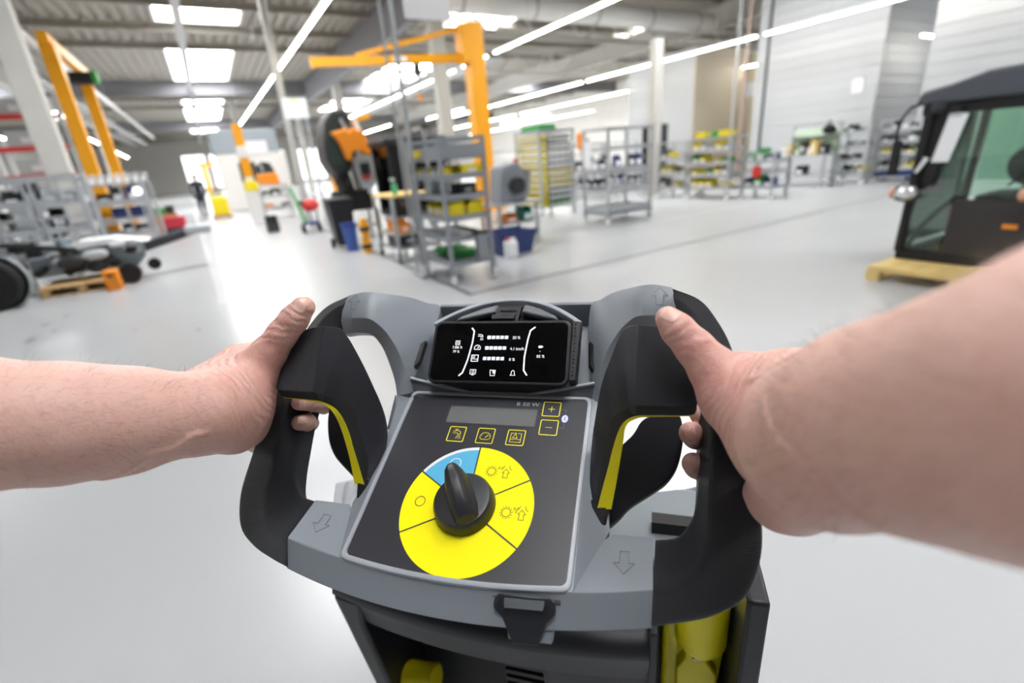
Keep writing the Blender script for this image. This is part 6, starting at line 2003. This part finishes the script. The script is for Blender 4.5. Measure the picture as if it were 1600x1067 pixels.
MB().lathe([(0.36, 0), (0.40, -0.2), (0.42, -0.2), (0.38, 0.02)], 18, (-0.82, -0.55, 0.36), 'y').build('mudguard', m_film, ch_)
def pallet(label, loc, w, d, m, rz=0, nb=5):
    t = thing('wooden_pallet', label, 'pallet', loc, rz)
    for i in range(nb):
        y = -d / 2 + d * (i + 0.5) / nb
        MB().bb((-w / 2, y - d / nb * 0.46, 0.115), (w / 2, y + d / nb * 0.46, 0.14)).build('deck_board', m, t)
    for x in (-w / 2 + 0.05, 0, w / 2 - 0.05):
        MB().bb((x - 0.05, -d / 2, 0.095), (x + 0.05, d / 2, 0.115)).build('stringer', m, t)
        for y in (-d / 2 + 0.06, 0, d / 2 - 0.06):
            MB().bb((x - 0.05, y - 0.06, 0.018), (x + 0.05, y + 0.06, 0.095)).build('block', m, t)
    for y in (-d / 2 + 0.06, 0, d / 2 - 0.06):
        MB().bb((-w / 2, y - 0.05, 0), (w / 2, y + 0.05, 0.018)).build('skid', m, t)
    return t
pallet('used wooden pallet under the grey vehicle chassis', (-2.0, 9.85, 0), 0.95, 0.9, m_wood)
oxb = thing('orange_block', 'orange wheel chock block between pallet and chassis wheel', 'block', (-1.58, 9.26, 0))
MB().bb((-0.09, -0.12, 0), (0.09, 0.12, 0.29)).build('block_body', m_or, oxb, bevel=0.015)
MB().bb((-0.03, -0.125, 0.2), (0.03, -0.12, 0.25)).build('grip_slot', m_dk, oxb)

# ---- glazed cab on its pallet at the right
cabr = thing('vehicle_cab', 'black framed vehicle cab with green tinted windows standing on a fresh pallet at right', 'vehicle cab', (5.87, 2.28, 0.142))
CW_, CD_, CH_ = 1.30, 1.35, 1.46
def cpt(u, z, x=0.0): return (x, -u, z)
for a_, b_ in (((0, -CW_, 0), (0.07, 0, 0.10)), ((CD_ - 0.07, -CW_, 0), (CD_, 0, 0.10)), ((0.07, -0.07, 0), (CD_ - 0.07, 0, 0.10)), ((0.07, -CW_, 0), (CD_ - 0.07, -0.5, 0.10))):
    MB().bb(a_, b_).build('base_frame', m_bk, cabr, bevel=0.012)
MB().tube([(0.10, -0.06, 0.12), (0.10, -0.12, 0.30), (0.12, -0.24, 0.48), (0.14, -0.36, 0.62)], 0.022, 8).build('floor_lever', m_bk, cabr, smooth=True)
def cbar(a, b, w, nm='pillar', m=m_bk):
    MB().bar(a, b, w, w).build(nm, m, cabr, bevel=0.01)
cbar(cpt(0.03, 0.08), cpt(0.06, CH_), 0.07); cbar(cpt(CW_ - 0.03, 0.08), cpt(CW_ - 0.06, CH_), 0.07)
cbar(cpt(0.03, 0.08, CD_ - .04), cpt(0.06, CH_, CD_ - .04), 0.07); cbar(cpt(CW_ - 0.03, 0.08, CD_ - .04), cpt(CW_ - 0.06, CH_, CD_ - .04), 0.07)
cbar(cpt(0.16, 0.72), cpt(0.26, CH_ - .05), 0.09, 'side_pillar')
roofp = [(-0.06, -0.02 + 0.08, CH_ - 0.03), (-0.06, -CW_ - 0.06, CH_ - 0.02), (-0.06, -CW_ - 0.04, CH_ + 0.20), (-0.06, -CW_ + 0.3, CH_ + 0.225), (-0.06, -0.42, CH_ + 0.19), (-0.06, -0.18, CH_ + 0.12), (-0.06, 0.03, CH_ + 0.08)]
MB().prism(roofp, (CD_ + 0.12, 0, 0)).build('roof', mat('roof_grey', '#4c5059', 0.45), cabr, bevel=0.03, seg=3)
MB().bb((-0.02, -CW_, CH_ - 0.12), (0.05, 0, CH_ - 0.02)).build('header', m_bk, cabr)
MB().prism([cpt(0.26, 0.62), cpt(CW_ - 0.06, 0.62), cpt(CW_ - 0.06, CH_ - 0.1), cpt(0.30, CH_ - 0.1)], (0.008, 0, 0)).build('windscreen', m_cab, cabr)
MB().prism([cpt(0.06, 0.12), cpt(0.34, 0.12), cpt(0.36, 0.60), cpt(0.22, 0.66), cpt(0.09, 0.62)], (0.008, 0, 0)).build('lower_pane', m_cab, cabr)
MB().prism([cpt(0.36, 0.10), cpt(CW_ - 0.05, 0.10), cpt(CW_ - 0.05, 0.60), cpt(0.38, 0.60)], (0.02, 0, 0)).build('lower_panel', mat('dark_brown_panel', '#2f2c2c', 0.4), cabr, bevel=0.005)
MB().bb((0.25, -CW_ + 0.1, 0.08), (0.8, -0.42, 0.62)).build('dashboard', m_bk, cabr, bevel=0.06)
MB().bb((0.01, -0.86, 0.36), (-0.008, -0.76, 0.40)).build('amber_reflector', m_or, cabr)
MB().prism([cpt(0.08, 0.66, -0.004), cpt(0.16, 0.70, -0.004), cpt(0.24, CH_ - 0.12, -0.004), cpt(0.10, CH_ - 0.12, -0.004)], (0.02, 0, 0)).build('corner_panel', m_bk, cabr)
MB().prism([cpt(0.0, 0.1, CD_), cpt(0.0, CH_, CD_), cpt(0.05, CH_, CD_), cpt(0.05, 0.1, CD_)], (-0.008, 0, 0)).build('rear_strip', m_bk, cabr)
MB().bb((0.05, -0.012, 0.12), (CD_ - 0.08, -0.004, CH_ - 0.05)).build('side_pane', m_cab, cabr)
MB().bb((CD_ - 0.05, -CW_ + 0.1, 0.66), (CD_ - 0.042, -0.1, CH_ - 0.05)).build('rear_pane', m_cab, cabr)
MB().bb((CD_ - 0.06, -CW_ + 0.1, 0.1), (CD_ - 0.03, -0.55, 0.66)).build('rear_panel', m_bk, cabr)
seat_ = MB().bb((0.75, -0.95, 0.35), (1.15, -0.5, 0.5)).build('driver_seat', m_bk, cabr, bevel=0.05)
MB().bb((1.08, -0.92, 0.5), (1.2, -0.53, 1.0)).build('seat_back', m_dk, seat_, bevel=0.05)
MB().lathe([(0.16, -0.012), (0.185, -0.012), (0.185, 0.012), (0.16, 0.012)], 20, (0.55, -0.72, 0.86), 'x').build('steering_wheel', m_bk, cabr)
MB().rod((0.6, -0.72, 0.55), (0.55, -0.72, 0.86), 0.03, 8).build('steering_stem', m_bk, cabr)
MB().bar((0.01, -0.72, 0.72), (0.01, -1.1, 1.22), 0.02, 0.015).build('wiper', m_bk, cabr)
m_lamp = mat('lamp_glass', '#e2e4ea', 0.10, 0.7)
for u in (0.03, 0.97):
    hl = MB().ball((-0.10, -u, 0.66), (0.08, 0.12, 0.085), 16, 10).build('headlamp', m_bk, cabr, smooth=True)
    MB().ball((-0.135, -u - 0.02, 0.665), (0.06, 0.095, 0.068), 16, 10).build('lens', m_lamp, hl, smooth=True)
    for q in range(3):
        MB().rod((-0.20, -u - 0.05 + 0.045 * q, 0.65 + 0.02 * (q % 2)), (-0.19, -u - 0.05 + 0.045 * q, 0.65 + 0.02 * (q % 2)), 0.022, 10).build('reflector', m_lamp, hl)
    MB().ball((-0.12, -u + 0.10, 0.66), (0.05, 0.04, 0.055), 10, 8).build('indicator', mat('indicator_glass', '#d8a48a', 0.3), hl, smooth=True)
    MB().rod((0.02, -u - 0.08, 0.62), (-0.08, -u, 0.65), 0.02, 8).build('lamp_arm', m_bk, hl)
MB().tube([(-0.02, -0.1, 1.47), (-0.06, 0.08, 1.42), (-0.08, 0.15, 1.30), (-0.08, 0.15, 1.14)], 0.013, 6).build('mirror_arm', m_bk, cabr)
MB().bb((-0.1, 0.08, 0.82), (-0.06, 0.17, 1.14)).build('mirror', m_bk, cabr, bevel=0.02)
MB().ball((0.0, -0.12, 1.40), (0.06, 0.08, 0.07), 12, 8).build('work_light', m_dk, cabr, smooth=True)
MB().ball((0.2, -0.95, CH_ + 0.235), (0.05, 0.05, 0.04), 10, 6).build('beacon_stub', m_bk, cabr, smooth=True)
for i, (u0, u1, z0_, z1_) in enumerate([(0.16, 0.33, 0.93, 1.33), (0.04, 0.11, 0.84, 0.97)]):
    pz = thing('paper_sheet', ['white printed sheet taped to the corner of the black framed cab', 'small white sheet under the mirror of the black framed cab'][i], 'paper', (5.87 - 0.055, 2.28, 0.142))
    MB().prism([cpt(u0, z0_), cpt(u1 - 0.04, z0_), cpt(u1 + 0.03, z1_), cpt(u0 + 0.06, z1_)], (0.004, 0, 0)).build('sheet', m_pap, pz)
    MB().bb((-0.002, -u1 + 0.02, z1_ - 0.02), (0.05, -u0 - 0.06, z1_ + 0.01)).build('tape', m_film, pz)
pallet('fresh wooden pallet under the black framed vehicle cab', (6.27, 1.58, 0), 1.72, 1.46, m_woody, nb=8)
# pair of pipes dropping in front of the tall white room
for i, (x, y, m) in enumerate([(16.2, 11.9, m_al), (16.5, 11.75, mat('dusty_pink_pipe', '#b59c94', 0.5))]):
    p_ = thing('drop_pipe', ['grey drop pipe coming down left of the tall white room', 'pinkish drop pipe coming down left of the tall white room'][i], 'pipe', (x, y, 0))
    MB().rod((0, 0, 0), (0, 0, CZ - 0.1), 0.045, 10).build('pipe_run', m, p_, smooth=True)
    MB().lathe([(0.047, 4.28), (0.07, 4.28), (0.07, 4.36), (0.047, 4.36)], 10).build('pipe_clamp', m_al, p_)
